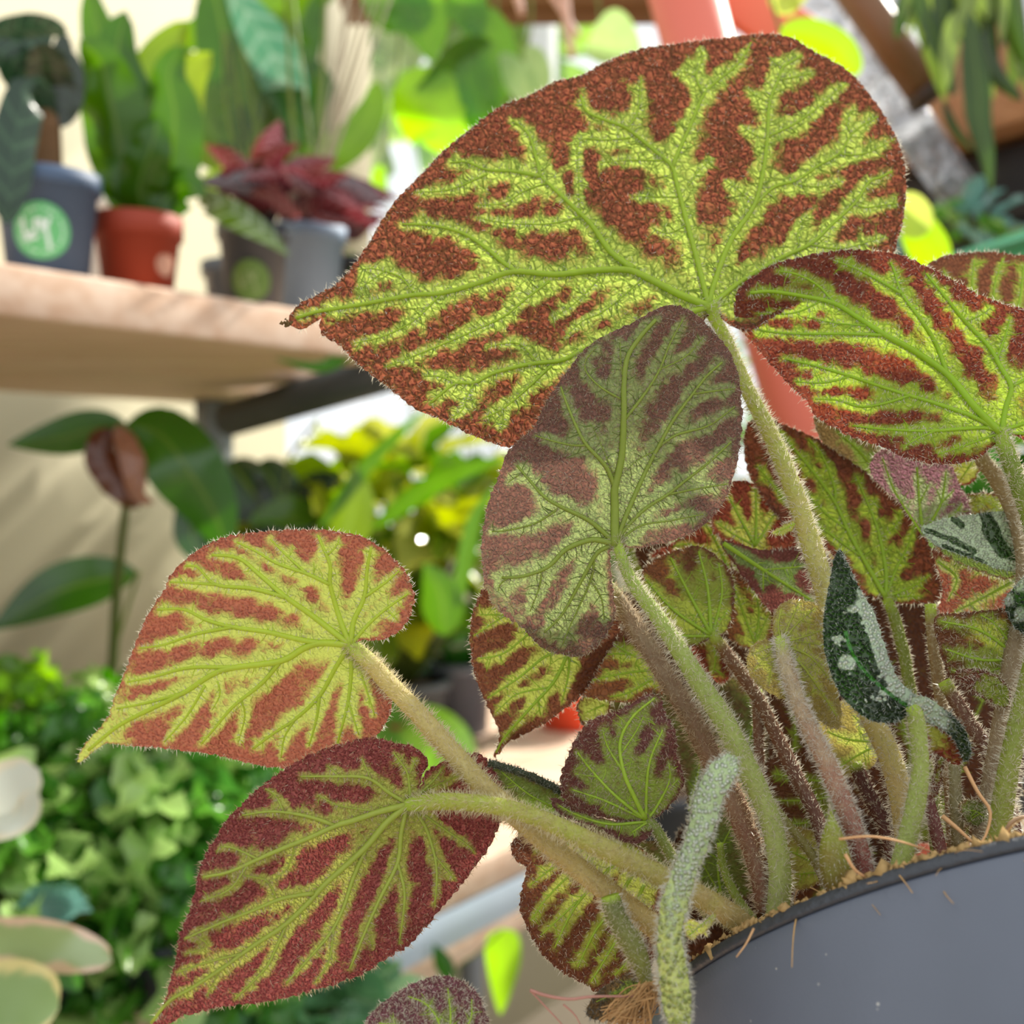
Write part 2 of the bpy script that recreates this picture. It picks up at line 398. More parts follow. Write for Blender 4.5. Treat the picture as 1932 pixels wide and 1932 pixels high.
# ------------------------------------------------------------------ begonia: leaves
class LeafSurf:
    def __init__(s, J, dep, veins, q=1.0):
        s.J = J; s.dep = dep; s.veins = veins; s.q = q
    def depth(s, X, Y, relief=True):
        d0, gx, gy, b = s.dep[:4]; x = X - s.J[0]; y = Y - s.J[1]
        d = d0 + gx * x / 1000 + gy * y / 1000 + b * (x * x + y * y) / 9e4
        if len(s.dep) > 4:
            a, kx, ky, ph = s.dep[4:8]; d = d + a * np.sin(kx * x / 100 + ky * y / 100 + ph) * np.clip(np.hypot(x, y) / 150, 0, 1)
        if relief and s.veins:
            r = np.zeros_like(d)
            for w, pl in s.veins:
                m = (X > pl[:, 0].min() - 60) & (X < pl[:, 0].max() + 60) & (Y > pl[:, 1].min() - 60) & (Y < pl[:, 1].max() + 60)
                if not m.any(): continue
                ds, pr = segdist(X[m], Y[m], pl)
                v = np.exp(-(ds / (w * 1.5 + 9)) ** 2) * np.clip(w / 10, .25, 1) * (1 - .5 * pr)
                r[m] = np.maximum(r[m], v)
            d = d - r * .0014 * s.q
        return d

def leaf(outline, veins, J, dep, mat, spread=1.0, step=7.0, teeth=2.2, edge=14.0, base_r=70.0, hair=1.0, hc='efe6cf',
         vcol=('a9c23a', '93b23a'), fuzz=0.0, label=None, q=1.0, rawg=None, name='leaf', gmin=0.0, parent=None, vs=1.0, ehair=1.0, lat=.8, latl=1.0, latw=1.0, latc=None):
    parent = parent or plant
    out = resample(outline, 5.0, True)
    nrm = np.roll(out, -1, 0) - np.roll(out, 1, 0); nrm = np.stack([nrm[:, 1], -nrm[:, 0]], 1); nrm /= np.linalg.norm(nrm, axis=1)[:, None] + 1e-9
    tee = teeth * (rng.normal(size=len(out)) * .45 + np.abs(np.sin(np.arange(len(out)) * .9 + rng.normal() * 3)) * .8)
    out = out + nrm * tee[:, None] * (1 if np.sum(out[:, 0] * np.roll(out[:, 1], -1) - np.roll(out[:, 0], -1) * out[:, 1]) > 0 else -1)
    vs_ = [(v[0] * vs, resample(np.array(v[1:], float), 10.0)) for v in veins]
    surf = LeafSurf(J, dep, vs_, q)
    lats = []
    if lat > 0:
        for w, pl in vs_:
            seg = np.linalg.norm(np.diff(pl, axis=0), axis=1).sum(); nl = int(seg / (17 if w > 2.2 else 30) * lat)
            for q_ in range(nl):
                s_ = rng.uniform(.04, .97) * (len(pl) - 1.001); i_ = int(s_); b_ = pl[i_] + (pl[i_ + 1] - pl[i_]) * (s_ - i_); tg = pl[i_ + 1] - pl[i_]; tg /= np.linalg.norm(tg) + 1e-9
                sd_ = rng.choice([-1, 1]); a_ = sd_ * math.radians(rng.uniform(48, 82)); dr_ = np.array([tg[0] * math.cos(a_) - tg[1] * math.sin(a_), tg[0] * math.sin(a_) + tg[1] * math.cos(a_)])
                L_ = rng.uniform(16, 40) * latl * (1 - .35 * s_ / len(pl)); k_ = rng.normal() * .35
                mid_ = b_ + dr_ * L_ * .5; end_ = b_ + dr_ * L_ + np.array([-dr_[1], dr_[0]]) * k_ * L_ * .5
                lats.append(np.array([b_, mid_, end_]))
        e_ = np.array([l[2] for l in lats]); ok = inside(out, e_[:, 0], e_[:, 1]) if len(lats) else []
        lats = [l for l, k_ in zip(lats, ok) if k_]
    x0, y0 = out.min(0); x1, y1 = out.max(0)
    gx, gy = np.meshgrid(np.arange(x0, x1, step), np.arange(y0, y1, step * .87)); gx = gx + (np.arange(gx.shape[0]) % 2)[:, None] * step / 2
    X = gx.ravel() + rng.normal(size=gx.size) * step * .08; Y = gy.ravel() + rng.normal(size=gx.size) * step * .08
    m = inside(out, X, Y); X = X[m]; Y = Y[m]
    ed, _ = segdist(X, Y, np.vstack([out, out[:1]])); m = ed > step * .45; X = X[m]; Y = Y[m]
    co = [Vector((float(a), float(b))) for a, b in np.vstack([out, np.stack([X, Y], 1)])]
    nb = len(out); E_ = [(i, (i + 1) % nb) for i in range(nb)]
    r = delaunay_2d_cdt(co, E_, [], 1, 1e-4)
    VX = np.array([v.x for v in r[0]]); VY = np.array([v.y for v in r[0]]); T3 = np.array([list(f) for f in r[2]], int)
    ar = (VX[T3[:, 1]] - VX[T3[:, 0]]) * (VY[T3[:, 2]] - VY[T3[:, 0]]) - (VX[T3[:, 2]] - VX[T3[:, 0]]) * (VY[T3[:, 1]] - VY[T3[:, 0]])
    T3[ar > 0] = T3[ar > 0][:, ::-1]
    ed, _ = segdist(VX, VY, np.vstack([out, out[:1]]))
    g = np.full(len(VX), gmin)
    for w, pl in vs_:
        m = (VX > pl[:, 0].min() - 70) & (VX < pl[:, 0].max() + 70) & (VY > pl[:, 1].min() - 70) & (VY < pl[:, 1].max() + 70)
        if not m.any(): continue
        ds, pr = segdist(VX[m], VY[m], pl)
        sg = (10.5 + 1.15 * w) * spread * (1 - .58 * pr) * (1 + .16 * np.sin(VX[m] * .11 + VY[m] * .07)); v = np.exp(-(ds / sg) ** 2 * .75) * (1.05 - .50 * pr ** 2)
        g[m] = 1 - (1 - g[m]) * (1 - np.clip(v, 0, 1))
    for pl in lats:
        m = (VX > pl[:, 0].min() - 16) & (VX < pl[:, 0].max() + 16) & (VY > pl[:, 1].min() - 16) & (VY < pl[:, 1].max() + 16)
        if m.any():
            ds, pr = segdist(VX[m], VY[m], pl); g[m] = 1 - (1 - g[m]) * (1 - .62 * np.exp(-(ds / 7.5) ** 2) * (1 - .75 * pr))
    g = np.maximum(g, np.exp(-((VX - J[0]) ** 2 + (VY - J[1]) ** 2) / base_r ** 2) * .9)
    g = g * np.clip(ed / edge, 0, 1) ** .7
    if rawg is not None: g = rawg(VX, VY, g, ed)
    D = surf.depth(VX, VY); uvp = np.stack([VX / 100, VY / 100, np.zeros(len(VX))], 1)
    o = mesh(name, PA(VX, VY, D), T3, mat, parent, attrs={'g': g, 'uvp': uvp})
    if label: o['label'] = label
    # veins: each a tapering tube half sunk in the blade
    for w, pl in vs_:
        if w < 2.2: continue
        n = len(pl); ww = np.linspace(1, .42, n) * w; d = surf.depth(pl[:, 0], pl[:, 1]); C = PA(pl[:, 0], pl[:, 1], d - ww * d / F * .10)
        V, Fs, tt = tube(C, ww * d / F / 2, 8); mesh('vein', V, Fs, vein_mat(*vcol), o)
    if lats:
        pr_ = []
        for pl in lats:
            d = surf.depth(pl[:, 0], pl[:, 1]); pr_.append(tube(PA(pl[:, 0], pl[:, 1], d - .00005), np.array([2.0, 1.6, .7]) * latw * d / F / 2, 4, False)[:2])
        V, Fs = join(pr_); vt = mesh('veinlet', V, Fs, vein_mat(*(latc or vcol)), o); vt['kind'] = 'stuff'
    # hairs: margin, veins, blade
    B = []; L = []; Dd = []; dm = dep[0] / F; nrm3 = nrm[:, :1] * RT - nrm[:, 1:] * UP
    sgn = 1 if np.sum(out[:, 0] * np.roll(out[:, 1], -1) - np.roll(out[:, 0], -1) * out[:, 1]) > 0 else -1
    if ehair > 0:
        n = int(len(out) * 3.2 * ehair); i = rng.integers(0, len(out), n); f = rng.random((n, 1)); b = out[i] * (1 - f) + out[(i + 1) % len(out)] * f - nrm[i] * sgn * rng.uniform(0, 5, (n, 1))
        B.append(PA(b[:, 0], b[:, 1], surf.depth(b[:, 0], b[:, 1], False) - rng.normal(0, .0003, n))); L.append(rng.uniform(5, 14, n)); Dd.append(nrm3[i] * sgn + rng.normal(size=(n, 3)) * .55)
    if hair > 0:
        for w, pl in vs_:
            seg = np.linalg.norm(np.diff(pl, axis=0), axis=1).sum(); n = int(seg * .42 * hair * (1 if w > 2.5 else .6))
            if n < 1: continue
            s = rng.uniform(0, len(pl) - 1.001, n); i = s.astype(int); f = (s - i)[:, None]; b = pl[i] * (1 - f) + pl[i + 1] * f
            tg = pl[i + 1] - pl[i]; tg /= np.linalg.norm(tg, axis=1)[:, None] + 1e-9; sd = rng.choice([-1, 1], n)[:, None]; pr = np.stack([tg[:, 1], -tg[:, 0]], 1) * sd
            b = b + pr * w * (1 - .55 * s[:, None] / len(pl)) * .45
            B.append(PA(b[:, 0], b[:, 1], surf.depth(b[:, 0], b[:, 1]) - .0001)); L.append(rng.uniform(6, 13, n))
            Dd.append(pr[:, :1] * RT - pr[:, 1:] * UP - FW * rng.uniform(.2, 1, (n, 1)) + rng.normal(size=(n, 3)) * .3)
    if fuzz > 0:
        n = int(len(T3) * step * step * .43 * fuzz); i = rng.integers(0, len(T3), n); w3 = rng.dirichlet((1, 1, 1), n)
        bx = (VX[T3[i]] * w3).sum(1); by = (VY[T3[i]] * w3).sum(1); dd = (D[T3[i]] * w3).sum(1)
        B.append(PA(bx, by, dd)); L.append(rng.uniform(6, 12, n)); Dd.append(-FW * .8 + rng.normal(size=(n, 3)) * .6)
    if B:
        B = np.vstack(B); L = np.concatenate(L); Dd = np.vstack(Dd)
        V, Fs = hairs(B, Dd, L * dm, 1.15 * dm); h = mesh('hair', V, Fs, hair_mat(hc), o); h['kind'] = 'stuff'
    return o

# ------------------------------------------------------------------ pigments
GL = (('b2c850', 'c4d668', '6f8a2c'), ('5a2012', '9c583c', '50300f'))          # glowing, back-lit
M_A = leaf_material('begonia_underside_big', *GL, cell=15, tr=.60, tboost=1.15, bump=.6, dark=.85, sat=1.0)
M_C = leaf_material('begonia_underside_right', ('a0be34', 'b8d048', '6f8a22'), ('641e12', '90462c', '561a0e'), cell=13, tr=.56, tboost=1.05, sat=.98)
M_B = leaf_material('begonia_underside_centre', ('9cae62', 'b0c07a', '5c7036'), ('5e342c', '865446', '48281e'), cell=11, tr=.42, frost=.06, bump=.6)
M_D = leaf_material('begonia_underside_left', ('a9b452', 'b6c05e', '98a444'), ('80402f', '9c5c46', '74382a'), cell=12, tr=.40, dark=.3, soft=(.12, .88), sat=.98, tboost=.9)
M_E = leaf_material('begonia_underside_front', ('acb452', 'bcc068', '98a248'), ('6c2a2e', '9c5650', '5c2022'), cell=10, tr=.42, dark=.35, bump=.9, soft=(.15, .85))
M_I = leaf_material('begonia_underside_low', ('9fa83a', 'b2bb48', '7c8626'), ('582a18', '724024', '48200e'), cell=12, sat=.9, tr=.34, dark=.35)  # low inner leaves: colour dulled in place of shade from above
M_N = leaf_material('begonia_underside_shade_tint', ('8a9c34', '9cae42', '53661c'), ('5a2c1a', '764230', '44200e'), cell=16, tr=.30)  # shade from the upper leaves is mixed into these darker pigments
M_O = leaf_material('begonia_underside_ember', ('a3a83e', 'b8ba50', '80882c'), ('682212', '843c24', '541a0e'), cell=12, sat=.95, tr=.36)
M_S = leaf_material('begonia_underside_painted_shade', ('5a6426', '6a7230', '48501c'), ('3c2014', '4c2c1a', '2e180e'), cell=12, tr=.22, dark=.3)  # darkest copy, for the backing leaves: deep shade painted as pigment
M_K = leaf_material('begonia_underside_young', ('8fa246', 'a0b254', '6f8434'), ('5e3430', '764842', '4a2624'), cell=9, tr=.4, dark=.3)
M_G = leaf_material('begonia_leaflet', ('c4cc60', 'd0d670', 'a8ae4c'), ('a0904c', 'b0a05a', '8a7c40'), cell=8, tr=.5, dark=.3)
M_Q = leaf_material('begonia_underside_inner', ('8b963a', '9aa648', '6c7a2a'), ('5c3622', '72482e', '482818'), cell=11, tr=.34, dark=.3)  # inner leaves: overhead shade carried by the darker olive tones
M_R = leaf_material('begonia_underside_rosy', ('8aa05c', '9cb070', '6a8446'), ('74403a', '8c544c', '5c2c2a'), cell=7, tr=.35, bump=.8)
M_X = leaf_material('begonia_underside_magenta', ('a9b878', 'bcc894', '8ea060'), ('8c4a5c', 'a86a80', '6e3048'), cell=9, tr=.45, frost=.1, bump=.8)
M_Y = leaf_material('begonia_underside_orange', ('a8b05a', 'b8be70', '8c9848'), ('8a4432', '9c604c', '6e2e2a'), cell=9, tr=.38)
M_H = leaf_material('begonia_underside_far', ('9cac44', 'acbc54', '7e8e34'), ('6c3e26', '845238', '54301c'), cell=11, tr=.5)
M_GR = leaf_material('begonia_underside_green', ('74883c', '86994c', '5c7030'), ('6a5434', '7c6644', '524026'), cell=9, tr=.4)
M_MAR = leaf_material('begonia_underside_maroon', ('93a05c', 'a4ae70', '7c8a48'), ('6e2a38', '885060', '54202c'), cell=8, tr=.35, frost=.05, bump=1.0)

# upper surfaces: pebbled, silver on dark green (g = silver)
def top_material(name, dark, silver, mid, cell=7.0):
    t = NT(name); uv = t.attr('uvp', True); g = t.attr('g')
    v = t.n('ShaderNodeTexVoronoi', feature='F1'); v.inputs['Scale'].default_value = 100.0 / cell; t.l(uv, v.inputs['Vector'])
    n = t.noise(uv, 9, 3, .6); m = t.ramp(t.math('ADD', g, t.math('MULTIPLY', t.math('SUBTRACT', n, .5), .5)), .35, .6)
    d = v.outputs['Distance']; a = t.mix(t.ramp(d, .15, .6), c4(dark[0]), c4(dark[1])); b = t.mix(t.ramp(d, .1, .65), c4(silver[0]), c4(silver[1]))
    c = t.mix(m, a, b); c = t.mix(t.ramp(t.attr('v'), .45, .8), c, c4(mid))
    hgt = t.math('MULTIPLY', t.ramp(d, .7, .0), 1.0)
    return t.thin(c, t.mix(.5, c, (.05, .22, .01, 1)), .22, t.bump(hgt, 1.0, .0009), .03, .3)
M_F = top_material('begonia_upper_dark', ('0c140c', '25301f'), ('eef2e6', 'a4b49a'), '2f6e1c', 7.5)
M_U = top_material('begonia_upper_silver', ('1c2a16', '3c4a30'), ('e2ead4', 'b4c4a2'), 'a8b890', 6)
M_M = top_material('begonia_upper_pale', ('aebe62', 'c8d27a'), ('f0f4e6', 'b0c48e'), '9ab07a', 9)

# ------------------------------------------------------------------ big leaf
JA = (1337, 578)
A_OUT = [(546, 611), (549, 594), (565, 574), (590, 562), (635, 536), (668, 500), (698, 456), (722, 416), (752, 373), (790, 335), (832, 290), (880, 250), (938, 206), (1000, 180), (1045, 156), (1100, 141), (1150, 114), (1205, 94), (1262, 86), (1330, 76), (1400, 68), (1458, 64), (1495, 73), (1532, 96), (1578, 120), (1612, 146), (1645, 185), (1672, 225), (1695, 270), (1706, 310), (1708, 350), (1706, 392), (1700, 430), (1692, 455), (1684, 478), (1640, 508), (1560, 545), (1470, 590), (1420, 622), (1388, 618), (1362, 600), (1347, 594), (1330, 600), (1300, 650), (1250, 720), (1150, 790), (1060, 832), (1010, 842), (975, 839), (955, 842), (912, 829), (870, 810), (830, 790), (780, 768), (740, 735), (700, 705), (667, 677), (641, 651), (612, 634), (603, 618), (607, 599), (594, 608), (575, 619), (558, 618)]
A_V = [
 [15, (1337, 578), (1280, 555), (1215, 521), (1180, 509), (1110, 511), (1047, 518), (967, 513), (900, 535), (833, 553), (777, 557), (667, 577), (600, 588), (560, 600)],
 [9, (975, 513), (945, 492), (920, 470), (873, 440), (813, 425), (760, 423)],
 [5, (1037, 530), (990, 565), (950, 597), (887, 627), (817, 657), (727, 693)], [4, (830, 557), (783, 603), (727, 633), (667, 648)],
 [4, (780, 553), (762, 528), (743, 517), (707, 507), (677, 508)], [3, (727, 510), (700, 530), (672, 545)],
 [13, (1195, 507), (1180, 497), (1150, 473), (1120, 430), (1100, 408), (1060, 370), (1020, 333)],
 [8, (1020, 333), (967, 323), (917, 320), (880, 305), (850, 307)], [7, (1020, 333), (1013, 303), (997, 253), (967, 227)],
 [4, (920, 328), (850, 357), (783, 363)], [4, (1033, 345), (990, 360), (950, 383), (900, 387)], [3.4, (1093, 408), (1060, 418), (1020, 423), (950, 420), (900, 410)],
 [11, (1337, 577), (1317, 497), (1297, 423), (1277, 347), (1267, 313), (1233, 283), (1183, 243), (1143, 227), (1107, 210), (1096, 180)],
 [8, (1270, 316), (1277, 293), (1300, 243), (1327, 180), (1353, 153), (1393, 120), (1417, 80)], [5, (1328, 177), (1313, 143), (1327, 107), (1318, 90)],
 [5, (1183, 243), (1203, 210), (1210, 147)], [3.5, (1253, 303), (1183, 302), (1133, 307)], [3.5, (1190, 260), (1140, 264), (1100, 262), (1090, 278), (1092, 340), (1096, 400)],
 [3, (1313, 143), (1290, 135), (1275, 138)],
 [11, (1337, 577), (1347, 537), (1377, 457), (1423, 387), (1440, 323), (1448, 260), (1452, 193), (1470, 147), (1477, 127), (1495, 115), (1513, 105)],
 [4, (1477, 127), (1462, 118), (1453, 108)], [7, (1423, 387), (1460, 353), (1503, 340), (1545, 312), (1583, 290), (1607, 253), (1630, 235), (1657, 220)],
 [4, (1583, 290), (1610, 292), (1640, 287), (1690, 262)], [4, (1607, 253), (1597, 230), (1610, 205)], [5, (1448, 258), (1500, 233), (1543, 203), (1570, 180), (1597, 157)],
 [4, (1471, 150), (1500, 145), (1533, 137)], [3, (1423, 385), (1395, 360), (1367, 340)], [3, (1447, 262), (1420, 252), (1400, 238)], [3, (1452, 193), (1425, 180), (1410, 168)],
 [10, (1337, 577), (1357, 563), (1400, 530), (1467, 490), (1530, 460), (1573, 420), (1613, 383), (1640, 343), (1660, 335), (1683, 323)],
 [4, (1613, 385), (1633, 392), (1660, 388), (1693, 383)], [4, (1530, 462), (1565, 468), (1600, 467), (1667, 447)], [3, (1507, 463), (1505, 440), (1512, 420), (1535, 395)],
 [3, (1500, 345), (1530, 352), (1560, 350), (1590, 340)],
 [5, (1337, 577), (1365, 575), (1387, 568)],
 [12, (1337, 580), (1240, 605), (1160, 635), (1100, 660), (1060, 680), (1000, 687), (933, 703), (895, 722), (860, 723), (830, 745), (813, 760)], [4, (860, 723), (830, 710), (800, 710)],
 [6, (1040, 690), (990, 737), (950, 770), (910, 790)], [4, (893, 723), (880, 750), (873, 773), (850, 790)], [3.5, (1015, 685), (983, 650), (950, 648), (920, 655)],
 [3.4, (1133, 523), (1083, 573), (1040, 600)], [3.4, (1212, 527), (1140, 587), (1100, 605), (1060, 640)], [3, (945, 772), (950, 795), (945, 812)],
 [3, (1297, 425), (1260, 440), (1230, 430)], [3, (1277, 372), (1230, 371), (1190, 370)], [3, (1300, 350), (1320, 320), (1345, 300)]]
big = leaf(A_OUT, A_V, JA, (.246, .010, -.050, .0009, .0018, 2.2, 1.1, .4), M_A, spread=1.16, step=6.5, base_r=112, lat=.95, latl=1.15, latc=('8a9e34', '7d9230'), edge=20, fuzz=.004,
     vcol=('a8bd3a', '96ad36'), label='largest leaf, broad red and green underside glowing, tip at far left')
petiole([(1337, 572, .245, 44), (1348, 600, .2455, 27), (1370, 640, .247, 27), (1393, 695, .247, 29), (1415, 745, .246, 32), (1447, 805, .244, 36), (1477, 872, .241, 40), (1503, 940, .238, 42), (1522, 1000, .236, 44), (1541, 1060, .234, 46), (1556, 1110, .233, 45), (1572, 1180, .232, 45), (1600, 1262, .231, 46), (1650, 1365, .230, 50), (1683, 1440, .228, 50), (1702, 1520, .226, 48), (1712, 1610, .224, 46)], ('b2bc58', 'd0ba7c'), big)
# dried tip
parts = [blob(P(542 + rng.normal() * 5, 610 + rng.normal() * 3, .240), rng.uniform(.0002, .0006)) for _ in range(26)]
V, Fs = join(parts); o = mesh('dried_tip', V, Fs, plain('dried_tip', '6a5636', .9, .1, .4, 600), big, smooth=False)

# ------------------------------------------------------------------ centre leaf
JB = (1160, 1027)
B_OUT = [(1253, 577), (1287, 580), (1312, 594), (1343, 623), (1373, 660), (1390, 700), (1397, 747), (1400, 795), (1393, 853), (1383, 900), (1362, 950), (1330, 988), (1293, 1010), (1243, 1026), (1205, 1033), (1180, 1030), (1168, 1024), (1156, 1034), (1150, 1045), (1152, 1080), (1157, 1127), (1160, 1157), (1150, 1187), (1127, 1217), (1093, 1237), (1060, 1234), (1027, 1223), (1003, 1203), (985, 1182), (943, 1153), (920, 1117), (912, 1075), (910, 1030), (914, 990), (920, 955), (931, 925), (943, 897), (957, 857), (972, 836), (1003, 813), (1018, 786), (1037, 750), (1067, 706), (1100, 663), (1143, 633), (1193, 610), (1227, 590)]
B_V = [[17, (1160, 1030), (1160, 953), (1160, 920), (1173, 860), (1177, 777), (1177, 733), (1183, 677), (1207, 637), (1237, 603)], [4, (1178, 733), (1172, 690), (1170, 645)],
 [5, (1171, 753), (1133, 730), (1107, 703), (1105, 680), (1125, 655)], [7, (1177, 793), (1213, 747), (1243, 700), (1263, 650), (1288, 603)], [4, (1245, 697), (1293, 673), (1327, 637)],
 [9, (1160, 920), (1143, 880), (1107, 840), (1090, 810), (1070, 763), (1058, 730)], [5, (1107, 840), (1080, 840), (1047, 833), (1010, 822)],
 [10, (1162, 1027), (1177, 983), (1213, 900), (1240, 847), (1270, 793), (1307, 743), (1333, 710), (1363, 683)], [5, (1307, 743), (1345, 738), (1387, 733)], [6, (1243, 843), (1277, 820), (1337, 803), (1387, 767)],
 [8, (1162, 1027), (1180, 997), (1217, 960), (1260, 933), (1293, 907), (1337, 873), (1380, 833)], [5, (1260, 933), (1310, 923), (1373, 913)], [5, (1162, 1027), (1180, 1010), (1213, 990), (1260, 983), (1327, 970)],
 [10, (1158, 1022), (1113, 983), (1060, 957), (1027, 937), (1000, 907), (975, 878)], [5, (1053, 960), (1010, 987), (960, 1000), (928, 1003)], [3, (985, 893), (970, 902), (957, 912)],
 [12, (1157, 1025), (1130, 1019), (1107, 1020), (1067, 1037), (1033, 1070), (987, 1087), (947, 1090)], [4, (1023, 1073), (1017, 1110), (1000, 1153)], [4, (960, 1090), (945, 1100), (940, 1115)],
 [9, (1155, 1028), (1127, 1043), (1107, 1077), (1087, 1113), (1060, 1160), (1027, 1193)], [5, (1122, 1050), (1115, 1093), (1090, 1150), (1073, 1187), (1062, 1215)], [4, (1115, 1095), (1135, 1130), (1140, 1170)],
 [3, (1240, 848), (1200, 870), (1180, 890)], [3, (1160, 900), (1130, 830), (1115, 800)]]
def fade_b(X, Y, g, ed):
    f = np.clip((1180 - X) / 200, 0, 1) * np.clip((Y - 1000) / 140, 0, 1)         # the paler lower lobe
    return np.clip(g + .30 * f + .30 * np.clip((700 - Y) / 60, 0, 1) * np.clip((1220 - X) / 80, 0, 1), 0, 1.2)
cen = leaf(B_OUT, B_V, JB, (.2285, -.006, .012, .0012, .002, 2.0, .9, 1.0), M_B, spread=1.08, step=6, base_r=64, lat=1.0, latc=('72863a', '6a7c38'), edge=10, fuzz=.045, hair=1.5, hc='c0b294',
     vcol=('95a545', '86983e'), rawg=fade_b, label='matt centre leaf in front of the largest one, grey-green with brown patches')
petiole([(1162, 1012, .2276, 20), (1170, 1043, .2270, 24), (1187, 1087, .2262, 27), (1213, 1127, .2254, 31), (1243, 1167, .2246, 35), (1290, 1240, .223, 43), (1327, 1300, .222, 46), (1362, 1353, .2212, 47), (1397, 1423, .2205, 48), (1427, 1483, .22, 48), (1452, 1543, .2195, 49), (1466, 1600, .219, 50), (1472, 1660, .2185, 50), (1466, 1730, .218, 50)], ('a4b856', 'b4bc70'), cen)

# ------------------------------------------------------------------ right leaf
JC = (1887, 816)
C_OUT = [(1386, 573), (1395, 545), (1421, 522), (1461, 499), (1521, 483), (1571, 475), (1621, 472), (1665, 476), (1701, 483), (1748, 503), (1805, 533), (1855, 560), (1905, 578), (1960, 588), (2030, 640), (2080, 710), (2080, 790), (2030, 850), (1975, 850), (1930, 828), (1900, 818), (1885, 832), (1868, 845), (1838, 867), (1788, 875), (1738, 871), (1705, 862), (1665, 843), (1605, 822), (1575, 806), (1541, 787), (1526, 760), (1501, 737), (1478, 713), (1455, 686), (1428, 655), (1400, 622), (1388, 598)]
C_V = [[15, (1887, 816), (1841, 770), (1788, 707), (1721, 660), (1671, 633), (1615, 597), (1575, 573), (1521, 560), (1455, 550), (1415, 553)],
 [9, (1788, 707), (1765, 647), (1735, 600), (1701, 553), (1688, 513), (1680, 495)], [7, (1703, 555), (1655, 527), (1615, 507), (1578, 493)], [6, (1576, 573), (1541, 537), (1501, 517), (1470, 512)],
 [7, (1671, 633), (1605, 630), (1521, 630), (1461, 627), (1420, 620)], [9, (1887, 816), (1838, 787), (1771, 763), (1705, 743), (1655, 727), (1605, 710), (1538, 690), (1481, 677)],
 [6, (1715, 747), (1665, 762), (1621, 767), (1580, 755), (1538, 753)], [5, (1605, 710), (1555, 722), (1501, 720)], [8, (1887, 816), (1855, 807), (1755, 813), (1671, 810), (1608, 803)], [5, (1765, 813), (1735, 825), (1705, 843)],
 [5, (1885, 818), (1821, 840), (1771, 857)], [11, (1890, 812), (1898, 767), (1908, 730), (1888, 693), (1865, 653), (1821, 607), (1781, 557), (1748, 517)], [6, (1880, 680), (1898, 630), (1905, 600)],
 [7, (1908, 730), (1960, 700), (2020, 650)], [8, (1890, 812), (1960, 790), (2050, 760)], [6, (1890, 815), (1960, 820), (2030, 820)], [4, (1560, 562), (1500, 590), (1430, 592)], [4, (1640, 615), (1580, 610), (1530, 600)], [4, (1820, 607), (1850, 595), (1870, 580)]]
rl = leaf(C_OUT, C_V, JC, (.232, -.012, -.03, .0008, .0022, 1.6, 2.4, .2), M_C, spread=.90, step=6, base_r=85, lat=.9, edge=13, fuzz=.02, hair=1.3,
     vcol=('8fae2a', '9cbc2e'), label='right-hand leaf below the largest one, lime veins on dark red')
petiole([(1885, 808, .2315, 30), (1892, 835, .231, 34), (1905, 868, .230, 36), (1926, 925, .229, 38), (1947, 990, .228, 40), (1962, 1080, .226, 42), (1965, 1180, .224, 42), (1943, 1280, .222, 42), (1920, 1370, .220, 44), (1903, 1450, .218, 46), (1890, 1530, .216, 48), (1878, 1610, .214, 52)], ('7f9430', '9ca448'), rl)

# ------------------------------------------------------------------ leaf behind at the right edge
h_ = leaf([(1750, 503), (1768, 490), (1800, 480), (1850, 476), (1910, 480), (1990, 500), (2060, 560), (2060, 640), (1980, 680), (1880, 650), (1800, 600), (1760, 540)],
     [[6, (1900, 660), (1850, 590), (1835, 545), (1838, 490)], [6, (1900, 660), (1875, 560), (1892, 488)], [7, (1905, 660), (1925, 560), (1932, 500)], [6, (1900, 660), (1820, 580), (1780, 510)], [6, (1905, 660), (1990, 590), (2030, 570)]],
     (1905, 665), (.262, .02, -.03, .001), M_H, spread=.85, base_r=30, hair=.7, label='partly hidden leaf at the right edge behind the right-hand leaf')
petiole([(1905, 655, .262, 22), (1895, 760, .258, 28), (1850, 850, .252, 30), (1875, 895, .250, 36), (1905, 945, .247, 40), (1925, 1000, .243, 42), (1935, 1100, .238, 42), (1900, 1300, .232, 40), (1850, 1590, .222, 40)], ('a8946c', '9a8468'), h_, hair=.5)

